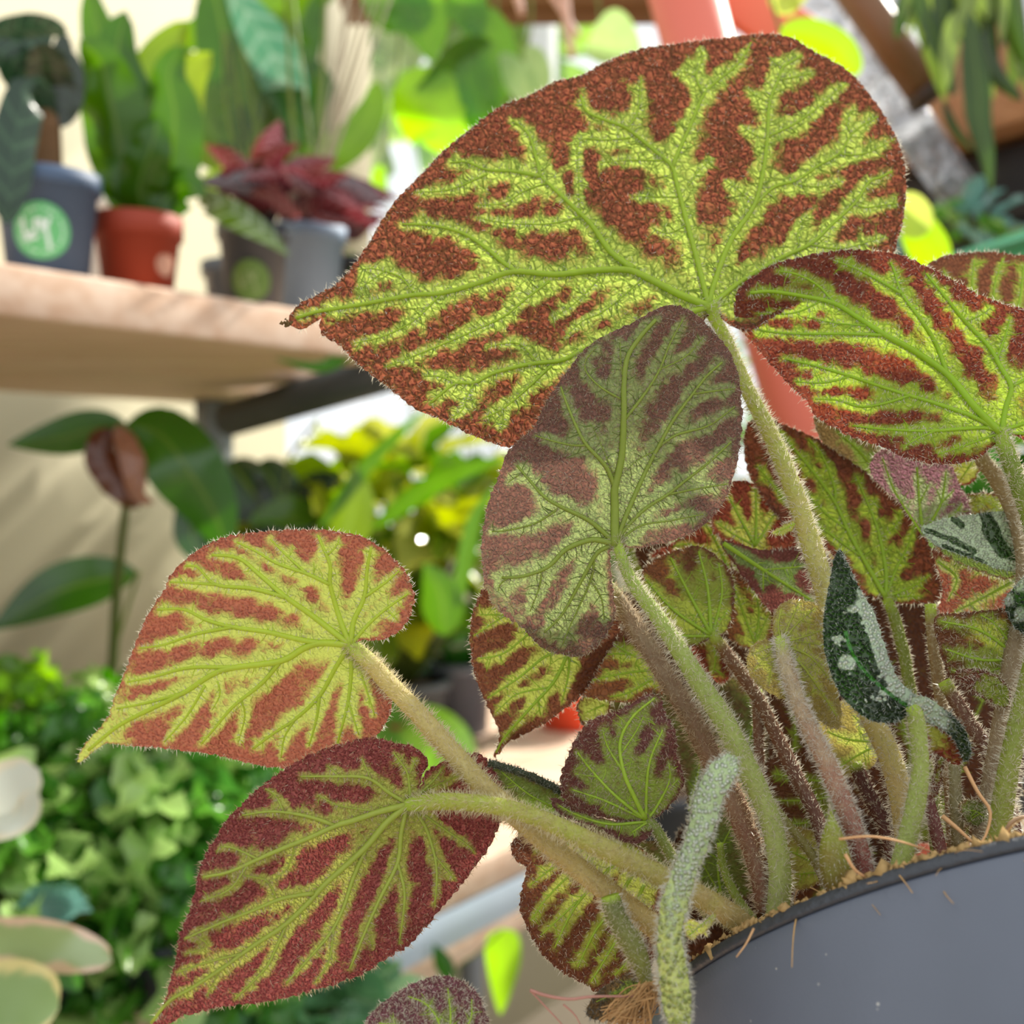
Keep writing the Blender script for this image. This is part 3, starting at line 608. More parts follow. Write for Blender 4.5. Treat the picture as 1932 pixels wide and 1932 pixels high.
# ------------------------------------------------------------------ left leaf
JD = (662, 1217)
D_OUT = [(146, 1437), (160, 1407), (190, 1373), (210, 1340), (220, 1307), (237, 1267), (253, 1223), (273, 1175), (293, 1140), (311, 1113), (320, 1090), (347, 1060), (383, 1033), (427, 1013), (473, 1006), (523, 1002), (573, 1000), (623, 1002), (673, 1010), (707, 1027), (738, 1050), (763, 1077), (777, 1107), (780, 1137), (770, 1168), (750, 1192), (717, 1207), (690, 1207), (672, 1213), (680, 1232), (707, 1263), (733, 1304), (738, 1333), (728, 1363), (707, 1391), (660, 1425), (590, 1444), (540, 1448), (473, 1440), (407, 1423), (357, 1417), (290, 1409), (240, 1406), (203, 1402), (178, 1416), (160, 1432)]
D_V = [[14, (662, 1217), (607, 1213), (573, 1223), (530, 1247), (440, 1260), (400, 1273), (347, 1307), (280, 1340), (223, 1370), (167, 1415)], [8, (440, 1259), (357, 1260), (290, 1277), (240, 1287)], [7, (347, 1307), (273, 1327), (220, 1337)],
 [6, (387, 1293), (353, 1350), (310, 1400)], [9, (530, 1247), (493, 1290), (440, 1333), (400, 1380), (380, 1403)], [4, (455, 1320), (462, 1350), (450, 1400)], [4, (410, 1285), (415, 1310), (400, 1340)],
 [11, (607, 1213), (567, 1207), (507, 1193), (440, 1183), (390, 1170), (347, 1150), (297, 1150)], [7, (440, 1183), (400, 1190), (357, 1200), (307, 1217), (263, 1223)],
 [13, (662, 1217), (630, 1193), (583, 1157), (540, 1127), (493, 1087), (450, 1053), (400, 1047)], [9, (540, 1127), (473, 1110), (407, 1103), (373, 1070), (350, 1068)], [6, (407, 1103), (360, 1100), (320, 1098)],
 [12, (662, 1217), (643, 1173), (623, 1103), (623, 1067), (607, 1027), (600, 1010)], [8, (623, 1103), (580, 1083), (523, 1063), (483, 1040), (447, 1023)], [6, (580, 1083), (540, 1047), (510, 1017)], [4, (618, 1047), (635, 1030), (640, 1015)],
 [11, (662, 1217), (667, 1173), (687, 1127), (693, 1073), (700, 1033)], [7, (687, 1127), (730, 1097), (753, 1077)], [8, (662, 1217), (690, 1183), (723, 1153), (770, 1120)], [5, (730, 1150), (750, 1170)],
 [10, (660, 1217), (633, 1260), (603, 1313), (557, 1357), (517, 1383), (477, 1413)], [7, (603, 1313), (597, 1357), (583, 1407)], [5, (557, 1357), (537, 1390), (530, 1430)],
 [9, (662, 1217), (663, 1260), (657, 1323), (640, 1390), (635, 1410)], [5, (657, 1323), (677, 1387)], [6, (664, 1217), (680, 1267), (707, 1350)]]
dl = leaf(D_OUT, D_V, JD, (.234, -.02, .012, .001, .0018, 1.9, 1.4, 2.0), M_D, spread=.94, step=6, base_r=66, edge=7, lat=.7, latl=.8, hair=.9, rawg=lambda X, Y, g, ed: np.maximum(g, np.clip((262 - X) / 70, 0, 1) * np.clip(ed / 3, .4, 1)),
     vcol=('b8c844', 'aebf40'), label='left leaf with heart-shaped base and long yellow-green tip')
petiole([(655, 1214, .2335, 26), (672, 1226, .233, 34), (700, 1252, .2325, 38), (732, 1288, .232, 40), (790, 1347, .228, 42), (828, 1391, .2250, 44), (870, 1437, .2225, 45), (920, 1492, .2205, 47), (976, 1540, .2195, 47), (1038, 1594, .2192, 48), (1121, 1662, .2180, 50), (1180, 1707, .2165, 51), (1241, 1753, .215, 50), (1262, 1775, .213, 46)], ('d6c880', 'c4ae6e'), dl, hc='f0e2b8')

# ------------------------------------------------------------------ front lower left leaf
JE = (768, 1519)
E_OUT = [(255, 1975), (290, 1932), (310, 1898), (322, 1850), (333, 1808), (341, 1765), (357, 1722), (369, 1680), (380, 1634), (403, 1588), (427, 1551), (460, 1515), (490, 1487), (533, 1455), (573, 1431), (617, 1413), (660, 1400), (703, 1392), (743, 1402), (780, 1411), (802, 1430), (806, 1446), (797, 1460), (788, 1490), (796, 1478), (806, 1455), (825, 1444), (847, 1434), (880, 1424), (905, 1424), (920, 1440), (935, 1461), (947, 1492), (944, 1545), (923, 1595), (897, 1631), (867, 1671), (827, 1718), (797, 1755), (767, 1785), (733, 1805), (693, 1831), (633, 1855), (593, 1866), (543, 1881), (483, 1891), (427, 1898), (367, 1911), (320, 1930), (285, 1965)]
E_V = [[13, (770, 1518), (717, 1531), (667, 1548), (633, 1558), (583, 1581), (533, 1601), (487, 1621), (433, 1645), (383, 1655)], [8, (633, 1558), (583, 1541), (517, 1531), (457, 1538)], [4, (535, 1532), (520, 1501), (500, 1488)], [5, (487, 1621), (440, 1600), (413, 1598)],
 [5, (467, 1632), (433, 1678), (377, 1701)], [14, (770, 1519), (730, 1551), (693, 1595), (650, 1635), (610, 1671), (577, 1708), (533, 1748), (477, 1785), (417, 1828), (360, 1865), (320, 1888), (285, 1930)],
 [9, (592, 1685), (533, 1695), (477, 1718), (417, 1741), (350, 1771)], [6, (460, 1798), (393, 1815), (333, 1835)], [7, (540, 1745), (520, 1790), (500, 1828), (443, 1885)],
 [9, (693, 1595), (667, 1655), (647, 1715), (623, 1761), (583, 1808), (540, 1855)], [5, (630, 1750), (620, 1815), (593, 1855)], [10, (768, 1520), (757, 1571), (750, 1628), (717, 1695), (690, 1755), (660, 1828)], [7, (750, 1628), (763, 1681), (760, 1731), (753, 1781)], [4, (692, 1752), (704, 1788)],
 [8, (770, 1520), (800, 1555), (820, 1615), (824, 1660), (820, 1708)], [5, (820, 1615), (860, 1661)], [6, (775, 1520), (833, 1561), (883, 1595), (895, 1610)], [8, (768, 1516), (733, 1495), (693, 1468), (633, 1465), (567, 1465)], [4, (700, 1470), (683, 1431)], [4, (640, 1465), (618, 1445)],
 [6, (775, 1510), (772, 1480), (767, 1455), (743, 1421)], [3.5, (772, 1462), (785, 1430)], [6, (778, 1510), (800, 1490), (820, 1470), (838, 1445)], [4, (800, 1492), (850, 1470), (890, 1450)], [4, (720, 1532), (640, 1520), (600, 1500)],
 [4, (560, 1590), (540, 1640), (500, 1670)], [4, (417, 1828), (400, 1860), (390, 1880)], [4, (520, 1690), (500, 1660), (440, 1650)], [4, (370, 1765), (392, 1785), (350, 1800)]]
el = leaf(E_OUT, E_V, JE, (.2230, .032, -.012, .0008, .0012, 1.7, 2.1, .6), M_E, spread=.74, step=6, base_r=32, lat=.5, latl=.7, edge=9, fuzz=.014, hair=1.4, hc='d0b890', teeth=3,
     vcol=('a7b34a', '98a544'), label='wine-red leaf at lower left, in front of the left leaf')
petiole([(762, 1521, .2225, 26), (783, 1517, .2212, 33), (820, 1513, .2190, 36), (852, 1512, .2168, 37), (914, 1517, .2145, 38), (976, 1530, .2138, 40), (1038, 1553, .2132, 42), (1121, 1592, .2130, 44), (1204, 1632, .2135, 46), (1270, 1664, .2145, 48), (1330, 1696, .216, 50), (1390, 1735, .218, 52), (1420, 1765, .219, 50)], ('b9c650', 'c6b074'), el, hc='eadfb0')

# ------------------------------------------------------------------ leaf hanging behind the centre one
il = leaf([(913, 1110), (897, 1143), (888, 1187), (890, 1233), (900, 1283), (920, 1330), (940, 1370), (944, 1393), (933, 1430), (957, 1402), (993, 1383), (1027, 1363), (1060, 1340), (1090, 1318), (1112, 1290), (1140, 1240), (1170, 1180), (1160, 1110), (1100, 1060), (1000, 1050), (940, 1070)],
     [[9, (1130, 1120), (1080, 1215), (1047, 1283), (1003, 1333), (953, 1390), (936, 1420)], [6, (1075, 1222), (1027, 1240), (977, 1280), (920, 1317)], [6, (1130, 1120), (1050, 1160), (993, 1200), (950, 1233), (903, 1243)], [5, (1100, 1110), (1000, 1130), (960, 1157), (893, 1200)], [5, (1075, 1230), (1072, 1275), (1060, 1325)], [4, (1015, 1320), (1020, 1350)], [4, (1000, 1200), (975, 1150), (920, 1150)], [4, (1035, 1297), (975, 1310), (935, 1345)], [4, (955, 1160), (905, 1160)]],
     (1130, 1120), (.243, .01, .015, .001), M_I, spread=.86, base_r=44, lat=.6, edge=9, hair=.6, teeth=2.5, label='pointed leaf hanging behind the lobe of the centre leaf')
petiole([(1128, 1112, .243, 24), (1145, 1105, .240, 28), (1160, 1122, .238, 31), (1183, 1157, .236, 36), (1220, 1217, .234, 40), (1260, 1283, .232, 43), (1303, 1353, .230, 46), (1337, 1420, .2285, 48), (1380, 1500, .226, 50), (1407, 1567, .2245, 52), (1433, 1633, .223, 54), (1452, 1720, .221, 54)], ('a89270', '8e6048'), il, hc='dcc6a6')

# ------------------------------------------------------------------ small leaf low in the middle
kl = leaf([(1242, 1314), (1213, 1314), (1187, 1333), (1153, 1347), (1120, 1357), (1093, 1383), (1078, 1413), (1063, 1450), (1058, 1490), (1068, 1520), (1093, 1532), (1127, 1539), (1175, 1548), (1215, 1548), (1240, 1540), (1262, 1520), (1283, 1493), (1288, 1460), (1276, 1423), (1275, 1390), (1258, 1352), (1250, 1330)],
     [[10, (1217, 1545), (1195, 1500), (1177, 1457), (1170, 1400), (1193, 1353), (1235, 1317)], [6, (1177, 1457), (1147, 1410), (1137, 1377)], [8, (1216, 1545), (1160, 1500), (1113, 1450), (1090, 1420)], [6, (1215, 1545), (1140, 1510), (1080, 1490)], [7, (1218, 1545), (1220, 1483), (1227, 1433), (1250, 1377)], [6, (1222, 1545), (1240, 1520), (1263, 1473), (1262, 1440)], [4, (1250, 1500), (1280, 1470)], [4, (1125, 1465), (1085, 1460)], [4, (1173, 1420), (1200, 1380), (1215, 1350)]],
     (1219, 1547), (.222, .01, .02, .003, .0012, 3, 2, 0), M_K, spread=1.12, step=5, base_r=36, edge=8, fuzz=.05, hair=1.6, hc='c9b79a', teeth=3, label='small leaf in the middle with a dried brown tip')
leaf([(1040, 1508), (1062, 1512), (1100, 1530), (1150, 1548), (1215, 1548), (1232, 1556), (1222, 1580), (1195, 1590), (1160, 1580), (1130, 1560), (1090, 1550), (1052, 1533)],
     [[6, (1220, 1550), (1150, 1555), (1090, 1538), (1055, 1520)], [5, (1220, 1552), (1190, 1572)]], (1220, 1550), (.2215, .0, -.03, .003), M_K, spread=.7, step=5, edge=6, hair=1, hc='c9b79a', name='leaf', parent=kl, base_r=20)
parts = [blob(P(1234 + rng.normal() * 8, 1316 + rng.normal() * 4, .2245), rng.uniform(.0002, .0007)) for _ in range(30)]
V, Fs = join(parts); mesh('dried_tip', V, Fs, plain('dried_tip', '6a5636', .9, .1, .4, 600), kl, smooth=False)
petiole([(1215, 1538, .2215, 18), (1228, 1552, .2215, 22), (1245, 1575, .222, 23), (1265, 1612, .2225, 24), (1300, 1670, .223, 25), (1345, 1740, .223, 26)], ('8e9c4c', '94965a'), kl)

# ------------------------------------------------------------------ curled silver leaf hanging over the pot edge
def strap(edgeL, edgeR, d0, mat, fold=.004, nseg=90, silver=.55, label=None, vee=1.0, gfun=None, hc='e8e6d8', hd=1.0, name='leaf'):
    a = resample(np.array([[*p, d] for p, d in zip(edgeL, d0)], float), 4.0); b = resample(np.array([[*p, d] for p, d in zip(edgeR, d0)], float), 4.0)
    s = np.linspace(0, 1, nseg); f = lambda q: np.stack([np.interp(s, np.linspace(0, 1, len(q)), q[:, k]) for k in range(3)], 1)
    a = f(a); b = f(b); m = 9; u = np.linspace(0, 1, m)
    a[1:-1, :2] += rng.normal(size=(nseg - 2, 2)) * 1.2; b[1:-1, :2] += rng.normal(size=(nseg - 2, 2)) * 1.2
    G = a[:, None, :] * (1 - u)[None, :, None] + b[:, None, :] * u[None, :, None]
    prof = (1 - np.abs(2 * u - 1) ** 1.3) * vee
    G[..., 2] -= fold * prof[None, :] * np.sin(np.pi * np.clip(s, .02, .98))[:, None] ** .4
    G[..., 2] += rng.normal(size=G.shape[:2]) * .00018
    V = PA(G[..., 0], G[..., 1], G[..., 2]).reshape(-1, 3)
    i = np.arange(nseg - 1)[:, None] * m; j = np.arange(m - 1)[None, :]
    Fq = np.stack([i + j, i + m + j, i + m + j + 1, i + j + 1], -1).reshape(-1, 4)
    uvp = np.concatenate([G[..., :2] / 100, np.zeros(G.shape[:2] + (1,))], -1).reshape(-1, 3)
    gg = gfun(s[:, None] + 0 * u, u[None, :] + 0 * s[:, None]).ravel() if gfun else np.full(len(V), silver)
    vv = np.zeros(len(V))
    o = mesh(name, V, Fq, mat, plant, attrs={'g': gg, 'uvp': uvp, 'v': vv})
    if label: o['label'] = label
    n = int(nseg * 26 * hd); ii = rng.integers(0, nseg, n); side = rng.random(n) < .5
    base = np.where(side[:, None], G[ii, 0], G[ii, -1]); dirn = np.where(side[:, None], a[ii, :2] - b[ii, :2], b[ii, :2] - a[ii, :2]); dirn /= np.linalg.norm(dirn, axis=1)[:, None] + 1e-9
    B1 = PA(base[:, 0], base[:, 1], base[:, 2]) + rng.normal(size=(n, 3)) * .0002; D1 = dirn[:, :1] * RT - dirn[:, 1:] * UP + rng.normal(size=(n, 3)) * .5
    n2 = int(nseg * 22 * hd); k = rng.integers(0, len(V), n2); B2 = V[k] + rng.normal(size=(n2, 3)) * .0003; D2 = -FW + rng.normal(size=(n2, 3)) * .6
    V2, F2 = hairs(np.vstack([B1, B2]), np.vstack([D1, D2]), rng.uniform(5, 13, n + n2) * d0[0] / F, 1.2 * d0[0] / F)
    h = mesh('hair', V2, F2, hair_mat(hc), o); h['kind'] = 'stuff'
    return o
strap([(1372, 1421), (1342, 1441), (1320, 1480), (1307, 1520), (1299, 1560), (1289, 1593), (1272, 1635), (1257, 1675), (1244, 1714), (1241, 1774), (1242, 1824), (1249, 1887), (1262, 1935), (1282, 1955)],
      [(1392, 1430), (1391, 1450), (1382, 1474), (1364, 1507), (1352, 1550), (1334, 1600), (1314, 1650), (1300, 1700), (1290, 1737), (1285, 1769), (1297, 1824), (1303, 1887), (1302, 1935), (1288, 1956)],
      [.209, .207, .205, .2035, .202, .2005, .199, .1975, .196, .195, .1945, .194, .1935, .193], M_M, fold=.0022, silver=.5, gfun=lambda s, u: np.clip(.95 - s * .75 - .3 * np.abs(u - .5), .1, 1),
      label='narrow curled silver-green leaf hanging over the pot edge', hd=.9)

# ------------------------------------------------------------------ dark twisted leaf with silver blotches
F_OUT = [(1585, 1037), (1601, 1067), (1621, 1110), (1645, 1150), (1661, 1193), (1678, 1247), (1698, 1287), (1731, 1317), (1722, 1336), (1715, 1347), (1688, 1363), (1648, 1360), (1615, 1340), (1585, 1307), (1565, 1260), (1555, 1217), (1555, 1160), (1567, 1093), (1573, 1057)]
def topleaf(out, J, dep, mat, gf, vf, label, step=5.5, fuzz=.035, teeth=1.5, hc='aab0a4', ehair=1.2):
    o = leaf(out, [], J, dep, mat, step=step, teeth=teeth, hair=0, fuzz=fuzz, rawg=gf, label=label, hc=hc, ehair=ehair)
    me = o.data; u = np.zeros(len(me.vertices) * 3, np.float32); me.attributes['uvp'].data.foreach_get('vector', u); u = u.reshape(-1, 3) * 100
    at = me.attributes.new('v', 'FLOAT', 'POINT'); at.data.foreach_set('value', vf(u[:, 0], u[:, 1]).astype(np.float32)); return o
mid = resample([(1722, 1338), (1680, 1310), (1635, 1270), (1605, 1225), (1590, 1160), (1585, 1080)], 8)
def gF(X, Y, g, ed):
    e, pr = segdist(X, Y, resample([(1598, 1060), (1640, 1160), (1668, 1250), (1700, 1300), (1730, 1325)], 8))
    r = np.exp(-(e / 15) ** 2) * np.clip((Y - 1090) / 60, 0, 1) * 1.1
    for cx, cy, sx, sy, a in ((1582, 1205, 11, 9, .9), (1600, 1250, 22, 17, 1), (1622, 1235, 14, 12, -.3), (1606, 1150, 18, 12, .55), (1655, 1320, 18, 8, .6), (1678, 1305, 22, 9, .7)):
        r = r + a * np.exp(-((X - cx) / sx) ** 2 - ((Y - cy) / sy) ** 2)
    r = r * (.75 + .5 * rng.random(len(X))) + (rng.random(len(X)) < .06) * .55 * (Y > 1120)
    return np.clip(r, 0, 1)
fl = topleaf(F_OUT, (1722, 1336), (.2125, .015, -.015, .0025, .0015, 3, 1, 0), M_F, gF, lambda X, Y: np.exp(-(segdist(X, Y, mid)[0] / 5) ** 2) * (Y > 1190), 'dark green leaf with silver blotches standing among the stems')
rl2 = topleaf([(1716, 1322), (1740, 1314), (1762, 1325), (1790, 1345), (1816, 1370), (1829, 1400), (1831, 1425), (1822, 1438), (1811, 1420), (1800, 1394), (1772, 1372), (1737, 1358), (1718, 1350)], (1722, 1336), (.2115, .01, .03, .002), M_F,
     lambda X, Y, g, ed: np.clip(.95 - (X - 1740) / 110 - np.clip(8 - ed, 0, 8) * .02, 0, 1), lambda X, Y: X * 0, None); rl2.parent = fl
petiole([(1718, 1330, .2125, 30), (1727, 1350, .2122, 36), (1734, 1400, .2115, 37), (1736, 1455, .211, 39), (1727, 1520, .2105, 41), (1710, 1590, .210, 43), (1694, 1655, .2095, 44)], ('abb95a', 'b8c66e'), fl, hair=.8)
leaf([(1742, 1362), (1772, 1374), (1800, 1398), (1817, 1436), (1795, 1440), (1765, 1420), (1748, 1440), (1752, 1400)], [], (1745, 1362), (.2145, 0, .02, .001), M_O, edge=4, hair=0, parent=fl, gmin=.2)
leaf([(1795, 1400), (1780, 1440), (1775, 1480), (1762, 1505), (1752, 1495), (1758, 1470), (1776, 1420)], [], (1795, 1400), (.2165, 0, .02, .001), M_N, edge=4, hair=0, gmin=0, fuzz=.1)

# ------------------------------------------------------------------ young leaf with rosy stem
gl = leaf([(1461, 1213), (1441, 1208), (1421, 1217), (1411, 1237), (1413, 1268), (1437, 1297), (1466, 1313), (1500, 1330), (1535, 1352), (1581, 1375), (1586, 1340), (1578, 1295), (1572, 1250), (1567, 1200), (1556, 1160), (1537, 1140), (1505, 1131), (1477, 1139), (1462, 1158), (1458, 1185)],
     [[5, (1475, 1212), (1468, 1180), (1475, 1148)], [5, (1475, 1212), (1490, 1175), (1507, 1138)], [5, (1476, 1212), (1505, 1175), (1537, 1148)], [5, (1476, 1213), (1520, 1200), (1560, 1185)], [6, (1478, 1216), (1530, 1240), (1568, 1285)], [6, (1478, 1218), (1525, 1270), (1578, 1350)], [4, (1470, 1215), (1440, 1225), (1418, 1235)], [4, (1470, 1218), (1445, 1240), (1422, 1265)], [4, (1472, 1220), (1455, 1260), (1450, 1295)], [4, (1474, 1222), (1475, 1270), (1480, 1312)], [5, (1476, 1222), (1500, 1280), (1515, 1330)], [4, (1500, 1210), (1540, 1215), (1568, 1225)], [4, (1510, 1255), (1545, 1270)]],
     (1475, 1213), (.2225, .01, -.01, .003, .001, 4, 4, 0), M_G, spread=.62, step=5, base_r=26, edge=6, fuzz=.07, hair=2.0, hc='d8c9a0', teeth=2, vcol=('b4bc50', 'a4ae48'), label='small young rounded leaf on a rosy stem')
petiole([(1470, 1203, .2210, 20), (1474, 1215, .2202, 28), (1480, 1243, .2195, 31), (1501, 1313, .218, 35), (1528, 1377, .2165, 38), (1561, 1443, .215, 41), (1588, 1507, .2137, 43), (1611, 1567, .2125, 44), (1628, 1633, .2115, 44), (1634, 1675, .211, 44)], ('cfc09a', 'a8645a'), gl, hair=1.7, hc='f3ebdc')

# ------------------------------------------------------------------ leaves behind the stems
nl = leaf([(1450, 790), (1487, 806), (1531, 824), (1574, 852), (1605, 871), (1643, 899), (1667, 920), (1689, 942), (1717, 970), (1736, 992), (1755, 1035), (1768, 1073), (1778, 1104), (1777, 1124), (1761, 1136), (1705, 1138), (1668, 1130), (1627, 1117), (1596, 1085), (1562, 1038), (1505, 1010), (1455, 960), (1415, 895), (1405, 845), (1409, 805), (1425, 790)],
     [[9, (1670, 1126), (1636, 1066), (1605, 1011), (1574, 945), (1531, 886), (1500, 849), (1465, 806)], [6, (1576, 947), (1574, 917), (1549, 855), (1525, 828)], [8, (1671, 1126), (1671, 1073), (1655, 995), (1630, 933), (1616, 898)], [6, (1672, 1126), (1690, 1075), (1711, 1035), (1726, 989)], [5, (1674, 1126), (1720, 1107), (1755, 1085)], [5, (1625, 1050), (1570, 1010), (1490, 950), (1430, 880)], [4, (1660, 1015), (1690, 990), (1700, 965)], [4, (1600, 1000), (1560, 970), (1500, 910)], [4, (1690, 1125), (1740, 1125)], [4, (1640, 960), (1655, 940)]],
     (1670, 1127), (.256, .01, -.02, .001), M_N, spread=.9, step=6, base_r=50, edge=10, hair=.8, label='leaf in shade-darkened colours behind the tallest pale stem')
petiole([(1668, 1120, .2555, 20), (1684, 1155, .255, 24), (1697, 1200, .253, 25), (1708, 1245, .251, 26), (1715, 1290, .249, 27), (1735, 1400, .244, 28), (1760, 1500, .238, 30), (1770, 1640, .226, 30)], ('83902f', '8d8f45'), nl, hair=.7)
ol = leaf([(1385, 910), (1430, 915), (1475, 938), (1500, 985), (1502, 1035), (1445, 1043), (1390, 1028), (1345, 1000), (1352, 955)], [[6, (1425, 1030), (1395, 975), (1372, 930)], [6, (1425, 1030), (1427, 975), (1425, 918)], [5, (1425, 1030), (1455, 980), (1470, 945)], [4, (1425, 1030), (1380, 1005), (1350, 985)]], (1425, 1032), (.258, .01, -.02, .001), M_O, spread=.7, edge=8, base_r=26, hair=.6, label='small ember-red leaf behind the pale stem')
ql = leaf([(1213, 1080), (1238, 1055), (1288, 1036), (1320, 1032), (1362, 1058), (1382, 1092), (1384, 1150), (1370, 1190), (1345, 1202), (1290, 1225), (1245, 1215), (1215, 1150)], [[8, (1342, 1198), (1300, 1120), (1265, 1052)], [8, (1342, 1198), (1335, 1110), (1318, 1040)], [6, (1344, 1198), (1362, 1120), (1356, 1062)], [7, (1340, 1198), (1270, 1150), (1218, 1092)], [6, (1340, 1200), (1290, 1200), (1245, 1195)], [4, (1344, 1198), (1372, 1150)]], (1343, 1199), (.247, .01, -.01, .001), M_Q, spread=1.3, edge=7, base_r=46, hair=.8, label='olive leaf behind the stem of the centre leaf')
leaf([(1290, 1205), (1335, 1200), (1372, 1215), (1388, 1245), (1362, 1290), (1322, 1255)], [[5, (1342, 1200), (1350, 1240), (1345, 1270)], [4, (1342, 1200), (1372, 1235)]], (1342, 1200), (.249, 0, .02, .001), M_O, edge=5, hair=.4, parent=ql, base_r=22)
petiole([(1340, 1194, .2465, 22), (1360, 1218, .246, 26), (1392, 1262, .244, 28), (1430, 1318, .242, 29), (1465, 1388, .239, 30), (1500, 1460, .235, 32), (1540, 1540, .230, 33), (1570, 1640, .224, 34)], ('85603c', '7c5044'), ql, hair=.8)
leaf([(1225, 1048), (1280, 1020), (1330, 985), (1362, 1000), (1380, 1060), (1372, 1085), (1330, 1045), (1280, 1048)], [[6, (1380, 1085), (1350, 1020), (1328, 985)], [5, (1375, 1080), (1310, 1030), (1270, 1030)]], (1378, 1082), (.262, 0, -.02, .001), M_O, spread=.8, edge=6, hair=.5, label='ember-red sliver of leaf under the centre leaf')
rr_ = leaf([(1362, 1022), (1440, 1038), (1520, 1033), (1560, 1045), (1575, 1100), (1555, 1140), (1500, 1142), (1462, 1156), (1425, 1118), (1385, 1062)], [[9, (1365, 1025), (1440, 1075), (1535, 1135)], [4, (1440, 1075), (1500, 1070), (1550, 1060)], [4, (1440, 1078), (1440, 1115)]], (1545, 1140), (.252, .01, -.01, .001), M_R, spread=.75, edge=7, base_r=20, hair=.8, label='rosy leaf with one pale green vein behind the pale stem')
leaf([(1372, 1075), (1430, 1108), (1462, 1150), (1456, 1200), (1420, 1222), (1378, 1205), (1362, 1150)], [[5, (1425, 1215), (1400, 1150), (1380, 1090)], [5, (1425, 1215), (1432, 1160), (1425, 1115)], [4, (1425, 1215), (1450, 1160)]], (1425, 1216), (.256, 0, -.01, .001), M_Q, spread=.9, edge=6, base_r=30, hair=.5, label='small olive leaf behind the young rounded leaf')
tl = leaf([(1765, 1165), (1800, 1158), (1860, 1153), (1900, 1150), (1945, 1170), (1965, 1240), (1935, 1275), (1882, 1302), (1840, 1282), (1792, 1272), (1770, 1215)], [[7, (1925, 1242), (1850, 1190), (1775, 1172)], [6, (1925, 1242), (1880, 1180), (1850, 1160)], [7, (1925, 1243), (1850, 1245), (1785, 1225)], [5, (1925, 1244), (1860, 1268), (1795, 1265)], [5, (1925, 1244), (1890, 1280)], [4, (1860, 1246), (1820, 1235)]], (1926, 1243), (.236, .01, .01, .001), M_Q, spread=1.25, edge=7, base_r=46, hair=1.1, fuzz=.03, label='olive leaf at the right edge above the green stem')
xl = leaf([(1643, 895), (1655, 855), (1689, 848), (1736, 872), (1789, 876), (1807, 911), (1826, 948), (1828, 975), (1800, 995), (1760, 1010), (1738, 1000), (1700, 950)], [[7, (1742, 1010), (1735, 950), (1730, 882)], [6, (1742, 1010), (1775, 950), (1785, 890)], [5, (1742, 1010), (1690, 930), (1665, 865)], [5, (1742, 1010), (1800, 970), (1815, 950)], [4, (1770, 955), (1800, 925)], [4, (1735, 950), (1752, 915)]], (1742, 1008), (.252, .01, -.01, .001), M_X, spread=.62, edge=5, base_r=14, hair=.8, fuzz=.05, label='rose and magenta leaf below the right-hand leaf')
yl = leaf([(1760, 1035), (1800, 1042), (1860, 1068), (1918, 1085), (1940, 1110), (1915, 1150), (1860, 1160), (1790, 1168), (1765, 1165), (1779, 1110)], [[6, (1925, 1090), (1860, 1125), (1800, 1155)], [5, (1770, 1060), (1805, 1090), (1790, 1130)], [5, (1925, 1090), (1860, 1080), (1800, 1060)], [4, (1830, 1140), (1850, 1158)]], (1925, 1090), (.248, .0, .0, .001), M_Y, spread=.6, edge=5, base_r=10, hair=.8, fuzz=.04, label='orange and magenta leaf below the silver leaf')
leaf([(1540, 785), (1590, 806), (1650, 838), (1668, 862), (1645, 900), (1605, 878), (1565, 850), (1545, 820)], [[6, (1660, 900), (1620, 850), (1580, 815)], [5, (1660, 880), (1640, 855)]], (1670, 905), (.262, 0, 0, .001), M_GR, spread=.8, edge=5, hair=.5, label='muted green and purple leaf under the left tip of the right-hand leaf')
leaf([(1775, 868), (1830, 862), (1850, 870), (1838, 905), (1815, 915), (1795, 900)], [[4, (1840, 865), (1812, 905)]], (1845, 866), (.262, 0, 0, .001), M_O, edge=5, hair=.3, label='small leaf tip tucked below the right-hand leaf')
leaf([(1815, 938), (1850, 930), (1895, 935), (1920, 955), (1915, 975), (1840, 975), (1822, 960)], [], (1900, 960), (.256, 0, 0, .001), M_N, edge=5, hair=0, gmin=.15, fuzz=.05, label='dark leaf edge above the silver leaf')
def gU(X, Y, g, ed):
    r = np.full(len(X), .95)
    for a, b, w in (((1858, 968), (1872, 1000), 12), ((1868, 1000), (1893, 1040), 15), ((1800, 978), (1815, 992), 7), ((1748, 1000), (1800, 1020), 5), ((1800, 1020), (1838, 1040), 6), ((1920, 965), (1945, 985), 12), ((1915, 1050), (1950, 1010), 10), ((1780, 1030), (1860, 1062), 4)):
        r -= np.exp(-(segdist(X, Y, np.array([a, b], float))[0] / w) ** 2) * 1.1
    return np.clip(r, 0, 1)
ul = topleaf([(1739, 996), (1782, 979), (1829, 972), (1875, 966), (1932, 962), (2000, 968), (2000, 1060), (1940, 1085), (1916, 1078), (1875, 1070), (1829, 1052), (1782, 1036), (1754, 1018)], (1918, 1080), (.241, .02, -.05, .001), M_U, gU, lambda X, Y: np.exp(-(segdist(X, Y, resample([(1918, 1080), (1850, 1040), (1745, 1000)], 8))[0] / 4) ** 2) * .7, 'silver leaf with black-green blotches at the right edge')
leaf([(1754, 1016), (1782, 1033), (1829, 1049), (1875, 1066), (1918, 1076), (1900, 1092), (1850, 1078), (1790, 1052)], [], (1918, 1080), (.2415, 0, 0, .001), M_GR, edge=3, hair=0, parent=ul, gmin=.8)
